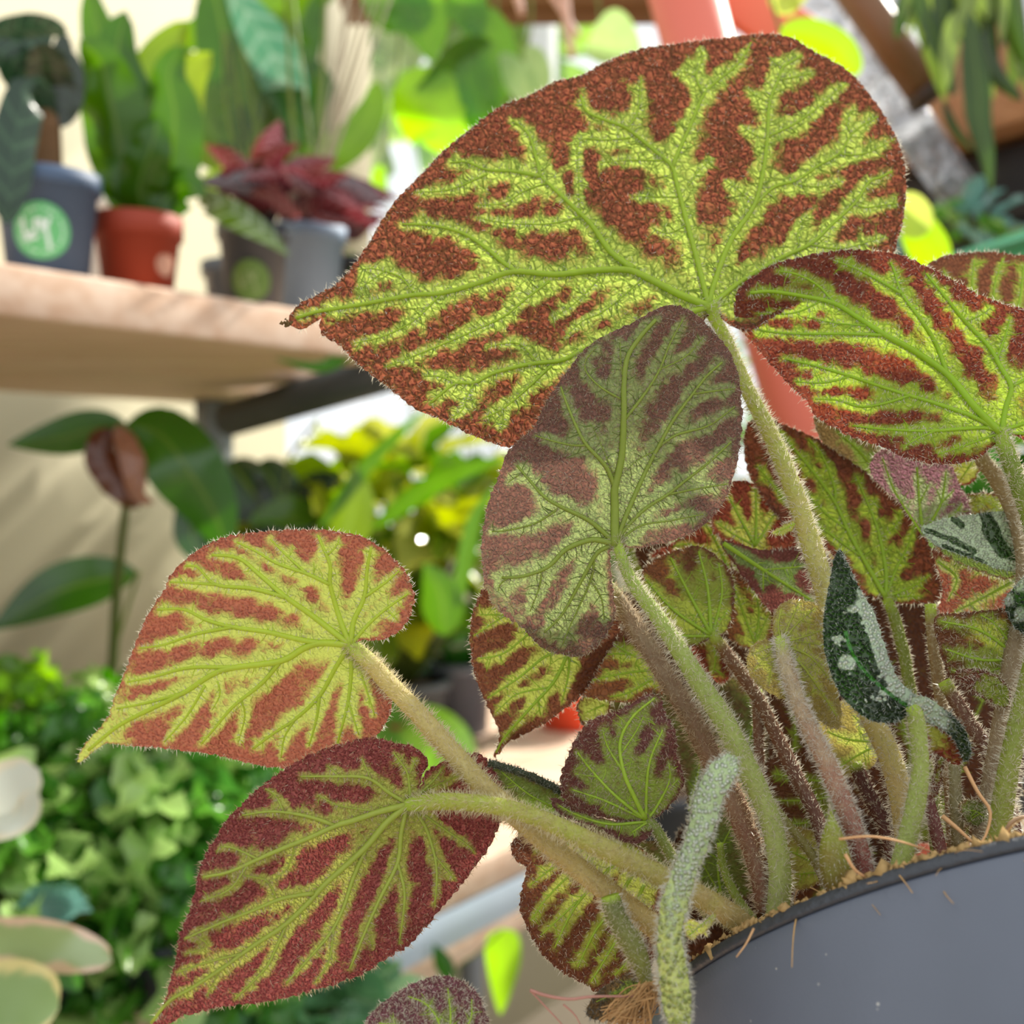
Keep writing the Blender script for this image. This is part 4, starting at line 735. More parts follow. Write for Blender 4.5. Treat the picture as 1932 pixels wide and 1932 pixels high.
topleaf([(1940, 1088), (1914, 1108), (1896, 1135), (1905, 1168), (1925, 1192), (1970, 1200), (1990, 1120)], (1940, 1100), (.230, 0, 0, .001), M_F, lambda X, Y, g, ed: np.clip(.4 + .35 * np.sin(X / 7) * np.cos(Y / 9), 0, 1), lambda X, Y: X * 0, 'frosted grey leaf tip at the right edge')
# lower-left dark leaf behind the pot edge
vl = leaf([(977, 1578), (964, 1592), (972, 1620), (993, 1634), (994, 1645), (984, 1680), (982, 1705), (986, 1730), (998, 1757), (1015, 1787), (1040, 1817), (1070, 1839), (1100, 1854), (1125, 1872), (1142, 1860), (1177, 1843), (1225, 1825), (1262, 1740), (1258, 1650), (1190, 1590), (1100, 1560), (1040, 1535), (1000, 1552)],
     [[7, (1190, 1600), (1115, 1675), (1077, 1724), (1047, 1787)], [7, (1200, 1640), (1152, 1717), (1120, 1762), (1090, 1824)], [7, (1215, 1670), (1184, 1737), (1140, 1812), (1115, 1852)], [5, (1150, 1600), (1077, 1650), (1027, 1700), (1002, 1737)], [5, (1120, 1590), (1040, 1640), (1000, 1670)], [4, (1090, 1700), (1020, 1765)], [6, (1215, 1700), (1190, 1800), (1160, 1840)], [4, (1080, 1580), (1010, 1605)]],
     (1205, 1620), (.226, 0, .01, .001), M_I, spread=1.0, edge=11, lat=.5, base_r=40, hair=.6, fuzz=.02, teeth=2.5, label='dark leaf with slanting green stripes below the two crossing stems')
petiole([(1150, 1690, .2115, 42), (1165, 1735, .2105, 48), (1187, 1772, .2095, 50), (1207, 1812, .2085, 44), (1218, 1850, .208, 30), (1224, 1880, .2075, 24)], ('7c8248', 'a0a04a'), vl)
leaf([(1110, 1917), (1114, 1890), (1148, 1857), (1200, 1838), (1218, 1868), (1205, 1902), (1170, 1922), (1135, 1925)], [[4, (1215, 1850), (1170, 1870), (1125, 1890)], [4, (1210, 1895), (1160, 1905)]], (1215, 1870), (.212, 0, 0, .001), M_GR, spread=.6, edge=5, base_r=12, hair=1, fuzz=.12, hc='6f6a5a', label='small dark fuzzy leaf at the foot of the plant')
leaf([(690, 1935), (710, 1905), (740, 1880), (780, 1855), (830, 1843), (870, 1850), (900, 1875), (915, 1905), (920, 1935), (905, 1985), (820, 2010), (720, 1990)], [[6, (835, 2000), (830, 1935), (805, 1895), (770, 1880)], [6, (835, 2000), (850, 1930), (845, 1865)], [5, (835, 2000), (885, 1930), (890, 1885)], [5, (830, 1990), (770, 1940), (715, 1930)]], (835, 2000), (.206, 0, -.02, .002), M_MAR, spread=.62, edge=8, base_r=20, hair=1.2, fuzz=.12, teeth=2.5, label='maroon pebbled leaf rising from the bottom edge')
cl = leaf([(925, 1441), (945, 1441), (985, 1459), (1030, 1478), (1060, 1494), (1072, 1530), (1045, 1548), (1000, 1532), (955, 1505), (935, 1480)], [[5, (1070, 1535), (1000, 1500), (945, 1455)]], (1070, 1535), (.231, 0, 0, .001), M_GR, spread=1.2, edge=7, hair=.8, gmin=.45, label='folded olive leaf with a dark furry edge behind the small middle leaf')
parts = []
V, Fs, t_ = tube(PA(*resample(np.array([(922, 1440, .2305), (960, 1450, .2305), (1005, 1466, .2305), (1058, 1492, .2305)], float), 6).T), np.full(1000, .0007)[:len(resample(np.array([(922, 1440, .2305), (960, 1450, .2305), (1005, 1466, .2305), (1058, 1492, .2305)], float), 6))], 8, True, .15)
ro = mesh('rolled_edge', V, Fs, plain('dark_leaf_fur', '3e4432', .8, .1, .6, 900), cl)
k = rng.integers(0, len(V), 2500); V2, F2 = hairs(V[k], rng.normal(size=(2500, 3)) + UP * .4, rng.uniform(3, 8, 2500) * .23 / F, 1.1 * .23 / F); h = mesh('hair', V2, F2, hair_mat('8a8f7c'), cl); h['kind'] = 'stuff'
leaf([(1090, 1290), (1096, 1265), (1125, 1225), (1160, 1195), (1205, 1180), (1240, 1210), (1262, 1270), (1240, 1320), (1185, 1325), (1130, 1318), (1100, 1310)], [[6, (1255, 1260), (1190, 1235), (1140, 1235)], [5, (1255, 1262), (1180, 1270), (1110, 1285)], [5, (1255, 1265), (1190, 1305), (1150, 1315)], [4, (1190, 1235), (1150, 1210)]], (1258, 1262), (.246, 0, 0, .001), M_Q, spread=.85, edge=7, base_r=20, hair=.8, label='crinkled olive and plum leaf between the pointed leaf and the brown stem')
leaf([(1093, 1320), (1130, 1300), (1150, 1330), (1140, 1365), (1108, 1375), (1092, 1350)], [[4, (1140, 1330), (1105, 1345)]], (1145, 1325), (.250, 0, 0, .001), M_I, spread=.8, edge=5, hair=.4, label='olive scrap of leaf above the small middle leaf')
leaf([(1120, 1340), (1180, 1300), (1250, 1290), (1330, 1300), (1400, 1270), (1440, 1290), (1450, 1400), (1440, 1520), (1380, 1560), (1310, 1540), (1290, 1470), (1260, 1380), (1200, 1350)], [[5, (1420, 1560), (1380, 1420), (1330, 1310)], [4, (1300, 1530), (1320, 1420), (1280, 1310)], [4, (1400, 1450), (1430, 1330)]], (1400, 1540), (.262, 0, 0, .001), M_GR, spread=.8, edge=7, hair=.4, gmin=.35, label='blurred grey-green leaf behind the two crossing upright stems')
leaf([(1445, 1440), (1495, 1420), (1550, 1450), (1600, 1500), (1585, 1570), (1520, 1590), (1470, 1560), (1442, 1500)], [[5, (1590, 1480), (1520, 1470), (1460, 1460)], [5, (1590, 1500), (1520, 1510), (1460, 1510)], [5, (1590, 1520), (1530, 1550), (1480, 1555)]], (1595, 1500), (.252, 0, 0, .001), M_Q, spread=.85, edge=6, base_r=26, hair=.6, label='yellow-green leaf low behind the rosy stem')
leaf([(1545, 1350), (1600, 1320), (1655, 1340), (1668, 1400), (1640, 1450), (1590, 1465), (1560, 1420)], [[5, (1655, 1400), (1600, 1395), (1560, 1380)], [5, (1655, 1405), (1610, 1430), (1580, 1450)], [4, (1655, 1398), (1610, 1350)]], (1658, 1402), (.246, 0, 0, .001), M_G, spread=1, edge=6, base_r=30, hair=.8, label='yellow-green leaf between the rosy stem and the dark leaf')
leaf([(1445, 1590), (1500, 1560), (1560, 1590), (1560, 1650), (1500, 1680), (1450, 1650)], [[4, (1555, 1640), (1500, 1610), (1465, 1600)], [4, (1555, 1645), (1500, 1650)]], (1556, 1642), (.244, 0, 0, .001), M_G, spread=.9, edge=6, hair=.5, label='small yellow-green leaf by the foot of the stems')
leaf([(1300, 1560), (1380, 1540), (1425, 1600), (1425, 1680), (1370, 1700), (1310, 1690), (1295, 1620)], [[5, (1360, 1690), (1355, 1620), (1380, 1560)], [4, (1360, 1690), (1320, 1620)]], (1362, 1692), (.250, 0, 0, .001), M_GR, spread=.9, edge=6, hair=.4, gmin=.5, label='shaded green leaf behind the curled silver leaf')
leaf([(1060, 1560), (1130, 1560), (1200, 1585), (1290, 1600), (1300, 1700), (1290, 1790), (1230, 1790), (1180, 1700), (1100, 1640)], [[4, (1280, 1780), (1200, 1680), (1110, 1600)], [4, (1285, 1780), (1260, 1700), (1240, 1620)]], (1285, 1785), (.240, 0, 0, .001), M_GR, spread=.8, edge=6, hair=.3, gmin=.4, label='shaded green leaf behind the lower crossing stems')
leaf([(1560, 1160), (1640, 1120), (1760, 1130), (1790, 1230), (1880, 1290), (1930, 1400), (1900, 1560), (1780, 1590), (1640, 1560), (1580, 1450), (1540, 1300)], [[4, (1760, 1580), (1700, 1350), (1640, 1180)], [4, (1760, 1580), (1820, 1400), (1860, 1310)]], (1760, 1580), (.272, 0, 0, .001), M_S, spread=.7, edge=8, hair=.2, label='added dark backing leaf behind the right-hand stems, shade put into its colour')  # dark backing added between the stems, shade painted in
leaf([(1200, 1010), (1300, 1040), (1400, 1100), (1500, 1150), (1560, 1300), (1560, 1450), (1480, 1620), (1380, 1640), (1300, 1500), (1260, 1350), (1180, 1250), (1130, 1160), (1165, 1120), (1215, 1110)], [[4, (1460, 1600), (1400, 1350), (1250, 1150)], [4, (1460, 1600), (1500, 1400), (1480, 1250)]], (1460, 1610), (.277, 0, 0, .001), M_S, spread=.6, edge=8, hair=.2, label='added dark backing leaf behind the middle stems, shade put into its colour')  # second added backing leaf, its dark colour standing for shade
leaf([(1455, 1007), (1462, 1000), (1480, 990), (1496, 984), (1500, 992), (1488, 1003), (1470, 1012)], [[2.4, (1500, 988), (1462, 1006)]], (1500, 988), (.2345, 0, 0, .0), M_G, edge=2, gmin=.8, hair=1, step=4, label='tiny green bract on the pale stem')
leaf([(1820, 1262), (1870, 1270), (1905, 1300), (1900, 1335), (1860, 1320), (1820, 1290), (1800, 1275)], [], (1900, 1320), (.228, 0, 0, .001), M_N, edge=5, gmin=.05, hair=0, fuzz=.08, label='brown folded leaf under the olive leaf at the right edge')
leaf([(1810, 1520), (1830, 1508), (1862, 1516), (1872, 1545), (1850, 1560), (1820, 1550)], [[3, (1870, 1550), (1840, 1530), (1820, 1530)]], (1872, 1552), (.222, 0, 0, .001), M_GR, edge=3, gmin=.5, hair=1, fuzz=.1, label='tiny curled leaf beside the green stem at the right')

leaf([(1288, 1560), (1380, 1530), (1500, 1560), (1640, 1540), (1720, 1600), (1700, 1720), (1560, 1780), (1400, 1830), (1290, 1860), (1262, 1780), (1270, 1660)], [[5, (1500, 1800), (1440, 1680), (1380, 1580)], [5, (1500, 1800), (1560, 1680), (1640, 1600)], [4, (1480, 1800), (1360, 1720), (1300, 1640)]], (1500, 1800), (.266, 0, 0, .001), M_S, spread=1.2, edge=8, hair=.3, label='added dark backing leaf low behind the foot of the stems, shade put into its colour')  # added to close the bright gaps above the soil with painted shade
# bare stems in the thicket
for pts, cols in (
  ([(1428, 1300, .243, 22), (1432, 1400, .241, 24), (1432, 1500, .238, 25), (1436, 1640, .232, 26)], ('8a6648', '7a5044')),
  ([(1755, 1140, .249, 24), (1762, 1220, .247, 26), (1776, 1330, .243, 27), (1790, 1450, .236, 28), (1800, 1610, .224, 28)], ('a08a60', '94704c')),
  ([(1780, 1285, .238, 28), (1830, 1365, .235, 32), (1872, 1432, .232, 34), (1905, 1530, .224, 36), (1915, 1620, .220, 36)], ('84604c', '74483c')),
  ([(1612, 1440, .238, 30), (1640, 1500, .236, 32), (1670, 1560, .232, 33), (1692, 1640, .226, 33)], ('5c2f24', '6e3a2e')),
  ([(1745, 1490, .224, 26), (1762, 1550, .221, 28), (1778, 1620, .218, 30)], ('7a4440', '8a5048')),
  ([(1455, 1515, .232, 18), (1490, 1560, .230, 20), (1530, 1610, .227, 21), (1560, 1670, .224, 22)], ('9a9a4c', '9c8c50')),
  ([(1800, 1420, .230, 24), (1803, 1500, .227, 26), (1808, 1600, .222, 28)], ('a09a70', '908058')),
  ([(1358, 1590, .236, 14), (1366, 1640, .234, 18), (1388, 1690, .231, 20), (1420, 1735, .228, 22)], ('94a438', '9aaa44'))):
    petiole(pts, cols, plant, hair=.8, name='petiole')
# sheath bud and tiny shoot at the soil
V = []; sB = np.linspace(0, 1, 26)
c_ = resample(np.array([(1588, 1690, .2085), (1578, 1640, .2085), (1572, 1590, .2085), (1570, 1560, .2085), (1566, 1524, .2085)], float), 6); n_ = len(c_); s_ = np.linspace(0, 1, n_)
rad = (46 * np.sin(np.pi * (.28 + .72 * s_)) ** .8 * (1 - s_ ** 6) + 2) * .2085 / F / 2 * 1.25
V, Fs, tt = tube(PA(*c_.T), rad, 20, True, .01); bud = mesh('leaf_bud', V, Fs, stem_mat('a07a48', 'a9bc4a', .35), plant, attrs={'t': tt}); bud['label'] = 'pointed green leaf bud beside the foot of the rosy stem'
k = rng.integers(0, len(V), 900); cc = PA(*c_.T).mean(0); V2, F2 = hairs(V[k], (V[k] - cc) * np.array([1, 1, .3]) + rng.normal(size=(900, 3)) * .001, rng.uniform(6, 13, 900) * .21 / F, 1.1 * .21 / F); h = mesh('hair', V2, F2, hair_mat(), bud); h['kind'] = 'stuff'
leaf([(1295, 1765), (1290, 1745), (1305, 1735), (1322, 1742), (1340, 1730), (1350, 1722), (1346, 1740), (1335, 1752), (1334, 1768), (1322, 1760), (1308, 1772)], [[3, (1300, 1765), (1320, 1748), (1345, 1726)]], (1300, 1765), (.2075, 0, 0, .001), M_G, edge=2, gmin=.9, hair=1.4, fuzz=.1, step=4, label='tiny bright green shoot at the soil by the curled leaf')

# ================================================================== the place behind
O2 = np.array([-.35, .75]); D2 = np.array([.607, .7947]); N2 = np.array([-.7947, .607])
def rack(s, n, h): q = O2 + D2 * s + N2 * n; return np.array([q[0], q[1], CAM[2] + h])
def obox(C, ux, uy, uz, hx, hy, hz):
    """oriented box as V, [F]"""
    s = np.array([[a, b, c] for a in (-1, 1) for b in (-1, 1) for c in (-1, 1)], float)
    V = C + s[:, :1] * hx * ux + s[:, 1:2] * hy * uy + s[:, 2:] * hz * uz
    F_ = np.array([[0, 1, 3, 2], [4, 6, 7, 5], [0, 4, 5, 1], [2, 3, 7, 6], [0, 2, 6, 4], [1, 5, 7, 3]]); return V, [F_]
def bevel(o, w=.002):
    m = o.modifiers.new('bevel', 'BEVEL'); m.width = w; m.segments = 2; return o
def rbox(name, s0, s1, n0, n1, h0, h1, mat, parent=None, bv=.002):
    C = rack((s0 + s1) / 2, (n0 + n1) / 2, (h0 + h1) / 2); ux = np.array([*D2, 0]); uy = np.array([*N2, 0])
    V, Fs = obox(C, ux, uy, np.array([0, 0, 1.0]), abs(s1 - s0) / 2, abs(n1 - n0) / 2, abs(h1 - h0) / 2)
    o = mesh(name, V, Fs, mat, parent, smooth=False)
    if bv: bevel(o, bv)
    return o
def wood(name, a, b, scale=1.0, rot=0.0):
    k = ('w', name)
    if k not in _mc:
        t = NT(name); co = t.n('ShaderNodeTexCoord').outputs['Object']
        mp = t.n('ShaderNodeMapping'); t.l(co, mp.inputs[0]); mp.inputs['Rotation'].default_value = (0, 0, math.radians(-52.6) + rot)
        mp.inputs['Scale'].default_value = (3 * scale, 45 * scale, 45 * scale)
        n = t.noise(mp.outputs[0], 1.4, 4, .6); n3 = t.noise(co, 7, 2)
        c = t.mix(t.ramp(n, .3, .7), c4(a), c4(b)); c = t.mix(t.math('MULTIPLY', t.ramp(n3, .55, .75), .35), c, t.mix(.4, c, (.25, .12, .06, 1)))
        _mc[k] = t.bsdf(c, .7, t.bump(n, .2, .001), .25)
    return _mc[k]
PINE = wood('pine_board', 'e6cbb4', 'd2ae92')
def st(o): o['kind'] = 'structure'; return o

# floor, walls, glazing
st(rbox('floor', -3, 8, -4, 1.2, -1.35, -1.30, plain('floor_screed', '8f8474', .8, .2, .1, 6), None, 0))
PLASTER = plain('cream_plaster', 'bdb69c', .85, .2, .06, 5, .15)
st(rbox('wall_left', -2.2, .95, .80, .90, -1.3, 1.3, PLASTER, None, 0))
st(rbox('wall_back', .95, 6.5, .80, .90, -1.3, -.17, PLASTER, None, 0))
FRM = plain('window_frame_paint', 'd9dcd6', .5, .4, .05, 20)
wf = rbox('window_1', .95, 4.4, .82, .88, -.19, -.15, FRM, None); st(wf)
t = NT('window_glass'); g1 = t.n('ShaderNodeBsdfTransparent'); g2 = t.n('ShaderNodeBsdfGlossy'); g2.inputs['Roughness'].default_value = .03
mx = t.n('ShaderNodeMixShader', i_0=.06); t.l(g1.outputs[0], mx.inputs[1]); t.l(g2.outputs[0], mx.inputs[2]); t.l(mx.outputs[0], t.out.inputs[0]); GLASS = t.m
for k in range(5):
    s = .95 + k * .86; rbox('window_mullion', s - .02, s + .02, .82, .88, -.15, 1.3, FRM, wf)
    if k < 4: rbox('window_pane', s + .02, s + .84, .845, .849, -.15, 1.3, GLASS, wf, 0)
st(rbox('wall_left_upper', .95, 1.17, .80, .90, .28, 1.3, PLASTER, None, 0))
st(rbox('wall_right', 4.4, 6.5, .80, .90, -.17, 1.3, PLASTER, None, 0))

# staging rack
def onrack(px, n, h):
    """rack point whose image x is px, n behind the front edge"""
    k = (px - 966) / F; a = O2 + N2 * n; s = (k * a[1] - a[0]) / (D2[0] - k * D2[1]); q = a + D2 * s; return np.array([q[0], q[1], CAM[2] + h])
def dof(pt): return float((pt - CAM) @ FW)
rk = empty('plant_rack', rack(0, .3, -1.3), 'rack of pale pine shelves on grey steel posts along the cream wall', 'shelf')
for a, b, e_ in ((0, .22, .40), (.225, .445, .52), (.45, .68, .74)):
    rbox('shelf_board', -.75, e_, a, b, .108, .144, PINE, rk, .003)
for a, b in ((0, .22), (.225, .445), (.45, .68)):
    rbox('shelf_board', -.75, 1.35, a, b, -.451, -.415, PINE, rk, .003)
STEEL = plain('grey_steel', '7f848a', .45, .5, .12, 60, 0, .5)
DSTEEL = plain('dark_steel', '4a4d4e', .5, .5, .15, 60, 0, .3)
rbox('edge_rail', -.75, 1.35, .0, .012, -.492, -.453, plain('pale_blue_rail', 'b9c8d6', .35, .5, .06, 30), rk, .002)
rbox('lower_board', -.75, 1.35, .02, .2, -.53, -.494, PINE, rk, .002)
_q = onrack(405, .60, 0); _sp = float((np.array([_q[0], _q[1]]) - O2) @ D2)
rbox('post', _sp - .024, _sp + .024, .585, .615, -1.3, .108, STEEL, rk, .002)
rbox('post', -.70, -.66, .64, .67, -1.3, .108, STEEL, rk, .002)
rbox('post', 1.28, 1.32, .64, .67, -1.3, -.45, STEEL, rk, .002)
rbox('post', 1.28, 1.32, .02, .05, -1.3, -.45, STEEL, rk, .002)
rbox('post', -.70, -.66, .02, .05, -1.3, .108, STEEL, rk, .002)
V, Fs, _ = tube(np.array([P(432, 792, 1.36), P(770, 690, 1.13)]), .021, 16); mesh('shelf_brace', V, Fs, DSTEEL, rk)

# ---- plant building blocks
def bmat(c, tr=.5, c2=None, gloss=.03, key='bg_leaf', sat=1.15):
    gloss = min(gloss, .05) if gloss < .2 else .09; k = ('b', c, c2, tr, gloss)
    if k not in _mc:
        t = NT(key); uv = t.attr('luv', True); n = t.noise(t.n('ShaderNodeTexCoord').outputs['Object'], 22, 3)
        sx = t.n('ShaderNodeSeparateXYZ'); t.l(uv, sx.inputs[0])
        a = srgb(c); lo = tuple(v * .75 for v in a) + (1,); hi = tuple(min(1, v * 1.2) for v in a) + (1,)
        base = t.mix(n, lo, hi)
        rib = t.ramp(t.math('ABSOLUTE', sx.outputs[0]), .10, .02)            # pale midrib
        base = t.mix(t.math('MULTIPLY', rib, .22), base, c4(c2 or 'a9c060'))
        if c2:
            w = t.math('SINE', t.math('ADD', t.math('MULTIPLY', sx.outputs[1], 46), t.math('MULTIPLY', t.math('ABSOLUTE', sx.outputs[0]), 5)))
            base = t.mix(t.math('MULTIPLY', t.ramp(w, .55, .9), .35), base, c4(c2))
        hs = t.n('ShaderNodeHueSaturation'); t.l(base, hs.inputs['Color']); hs.inputs['Saturation'].default_value = sat; hs.inputs['Value'].default_value = 1.15
        _mc[k] = t.thin(base, hs.outputs[0], tr, None, gloss, .25)
    return _mc[k]
PROF = {'strap': lambda s: np.sin(np.pi * np.clip(s, 0, 1) ** .8) ** .55, 'lance': lambda s: np.sin(np.pi * s ** .75) ** .9,
        'heart': lambda s: np.clip(np.sin(np.pi * s ** .55), 0, 1) ** .75 * (1 - .15 * s), 'oval': lambda s: np.sqrt(np.clip(1 - (2 * s - 1) ** 2, 0, 1)),
        'grass': lambda s: (1 - s) ** .5 * np.minimum(1, s * 12 + .4)}
def bleaf(par, pts, w, mat, prof='strap', twist=0., fold=.18, wave=0., name='leaf', n=22, m=7, label=None, thick=0):
    p = np.array(pts, float); c = resample(p, 1.0 * max(4, np.linalg.norm(np.diff(p[:, :2], axis=0), axis=1).sum() / n)); n_ = len(c)
    C = PA(c[:, 0], c[:, 1], c[:, 2]); s = np.linspace(0, 1, n_); T = np.gradient(C, axis=0); T /= np.linalg.norm(T, axis=1)[:, None] + 1e-9
    view = C - CAM; view /= np.linalg.norm(view, axis=1)[:, None]; Sd = np.cross(T, view); Sd /= np.linalg.norm(Sd, axis=1)[:, None] + 1e-9; Nn = np.cross(Sd, T)
    tw = twist * (1 - .5 * s); Sd, Nn = Sd * np.cos(tw)[:, None] + Nn * np.sin(tw)[:, None], Nn * np.cos(tw)[:, None] - Sd * np.sin(tw)[:, None]
    wm = w * c[:, 2] / F / 2 * PROF[prof](s); u = np.linspace(-1, 1, m)
    ph = rng.uniform(0, 6)
    off = fold * (np.abs(u)[None, :] ** 1.3) * wm[:, None] + wave * wm.max() * np.sin(s * 22 + ph)[:, None] * (u[None, :] ** 2) * np.sign(u + .01)[None, :]
    V = C[:, None] + Sd[:, None] * (u[None, :] * wm[:, None] / math.cos(twist * .9 if abs(twist) < 1.2 else 1))[..., None] + Nn[:, None] * off[..., None]
    i = np.arange(n_ - 1)[:, None] * m; j = np.arange(m - 1)[None, :]; Fq = np.stack([i + j, i + j + 1, i + m + j + 1, i + m + j], -1).reshape(-1, 4)
    luv = np.stack([np.broadcast_to(u[None, :], (n_, m)), np.broadcast_to(s[:, None], (n_, m)), np.zeros((n_, m))], -1).reshape(-1, 3)
    o = mesh(name, V.reshape(-1, 3), Fq, mat, par, attrs={'luv': luv})
    if label: o['label'] = label
    return o
def bstem(par, pts, w, mat, name='stem', k=7):
    p = resample(np.array(pts, float), 14.0); C = PA(p[:, 0], p[:, 1], p[:, 2]); V, Fs, _ = tube(C, w * p[:, 2] / F / 2 * np.linspace(1, .7, len(p)), k); return mesh(name, V, Fs, mat, par)
STEMG = plain('green_stem', '6d7c34', .5, .4, .2, 60); STEMB = plain('brown_stem', '6f5236', .8, .2, .3, 90, .3)
EARTH = plain('peat', '3a2a1e', .95, .1, .4, 150, .5)
def bpot(par, base, r, h, mat, taper=.78, rimh=.16, k=48):
    Z = np.array([0, 0, 1.0]); rt = r; rb = r * taper; rh = h * rimh
    V, Fs = lathe([(0, 0), (rb, 0), (rb + (rt - rb) * .84, h - rh), (rt * 1.0, h - rh), (rt * 1.05, h - rh + .001), (rt * 1.06, h), (rt * .98, h), (rt * .95, h - .006)], base, Z, RT, np.array([0, 1.0, 0]), k)
    o = mesh('pot', V, Fs, mat, par)
    V, Fs = lathe([(0, h - .008), (rt * .5, h - .006), (rt * .96, h - .009)], base, Z, RT, np.array([0, 1.0, 0]), 24); mesh('soil', V, Fs, EARTH, par); return o
UPH = .1445; LOH = -.4145

# 1: grey pot, green round sticker, brown trunk
b = onrack(98, .055, UPH); d = dof(b)
p1 = empty('potted_trunk_plant', b, 'blue-grey pot with round green sticker and a stubby brown trunk under dark leaves', 'potted plant', 'pots on the upper shelf')
bpot(p1, b, .037, .080, plain('blue_grey_plastic', '4c5f7a', .6, .5, .06, 20))
V, Fs, _ = tube(np.array([b + [.0, 0, .06], b + [-.003, 0, .09], b + [-.003, 0, .118], b + [-.001, 0, .13]]), np.array([.0145, .0135, .0125, .009]), 12, True, .06); mesh('trunk', V, Fs, STEMB, p1)
# sticker: curved patch on the pot
def sticker(par, base, r, h, a0, hz, rad, mat, txt, tmat, taper=.78, ring='c9dccb'):
    def pt(x, y, off=.0006):
        rr_ = r * (taper + (1 - taper) * .84 * (hz + y) / (h * .84)) + off; a = a0 + x / rr_
        return base + np.array([rr_ * math.sin(a), -rr_ * math.cos(a), hz + y])
    V = [pt(0, 0)]; n = 40; rings = (.5, .86, 1.0)
    for q in rings: V += [pt(q * rad * math.cos(t_), q * rad * math.sin(t_)) for t_ in np.linspace(0, 2 * np.pi, n, endpoint=False)]
    V = np.array(V); j = np.arange(n); j2 = (j + 1) % n
    F3 = np.stack([np.zeros(n, int), 1 + j, 1 + j2], 1); F4 = np.vstack([np.stack([1 + q * n + j, 1 + (q + 1) * n + j, 1 + (q + 1) * n + j2, 1 + q * n + j2], 1) for q in range(2)])
    o = mesh('sticker', V, [F4, F3], mat, par); o['label'] = 'round green sticker with white letters'
    if txt == 'none': return o
    def stroke(pl, w=.0012):
        out = []
        pl = np.array(pl, float)
        for a_, b_ in zip(pl[:-1], pl[1:]):
            m = 5; pts = a_ + (b_ - a_) * np.linspace(0, 1, m)[:, None]; t2 = (b_ - a_) / (np.linalg.norm(b_ - a_) + 1e-9); nn = np.array([-t2[1], t2[0]]) * w / 2
            Vv = np.array([pt(*(q + sg * nn), off=.0009) for q in pts for sg in (-1, 1)]); i = np.arange(m - 1) * 2
            out.append((Vv, [np.stack([i, i + 1, i + 3, i + 2], 1)]))
        return out
    R0 = rad
    glyph = [[(-.62, .38), (-.55, -.22), (-.2, -.05)], [(-.22, .34), (-.16, -.02)], [(-.22, .34), (-.02, .34)], [(0, .42), (.04, .0)], [(.0, .4), (.16, .1), (.3, .45)], [(.16, .1), (.3, -.62)], [(-.55, -.35), (-.1, -.22)]]
    pr = []
    for g_ in glyph: pr += stroke([(x * R0, y * R0) for x, y in g_], R0 * .13)
    for t_ in np.linspace(0, 2 * np.pi, 30, endpoint=False):
        if t_ % .8 < .6: pr += stroke([(.76 * R0 * math.cos(t_), .76 * R0 * math.sin(t_)), (.76 * R0 * math.cos(t_ + .12), .76 * R0 * math.sin(t_ + .12))], R0 * .07)
    V, Fs = join(pr); mesh('lettering', V, Fs, tmat, o)
vang = lambda b_: -math.atan2(b_[0] - CAM[0], b_[1] - CAM[1])
WHT = plain('sticker_ink', 'e4f2ea', .5, .3, .03, 50)
sticker(p1, b, .037, .080, vang(b) - .15, .033, .0205, plain('sticker_green', '6fbf7c', .5, .3, .05, 80), 'LITY', WHT)
DK = bmat('1f3a26', .22, '4f7250', .04); DK2 = bmat('18280f', .2, '3c5230', .05)
for pts, w, m, tw in (([(100, 245, d), (98, 190, d), (90, 130, d - .01), (84, 80, d - .02)], 84, DK2, .3), ([(128, 62, d), (90, 50, d), (40, 52, d), (-40, 70, d)], 44, DK, .4), ([(100, 245, d), (60, 160, d), (20, 110, d - .02), (-30, 90, d - .03)], 80, DK, -.3),
   ([(100, 240, d), (112, 170, d + .02), (118, 110, d + .03), (120, 60, d + .04)], 50, DK2, 0), ([(95, 245, d), (60, 170, d - .03), (30, 260, d - .05), (22, 350, d - .06), (10, 425, d - .06)], 78, DK, .2), ([(95, 240, d), (70, 150, d + .02), (60, 90, d + .04), (95, 30, d + .05)], 70, DK, .2), ([(110, 240, d), (125, 190, d), (130, 130, d), (122, 90, d + .01)], 60, DK2, 0)):
    bleaf(p1, pts, w, m, 'oval', tw, .2, .05)
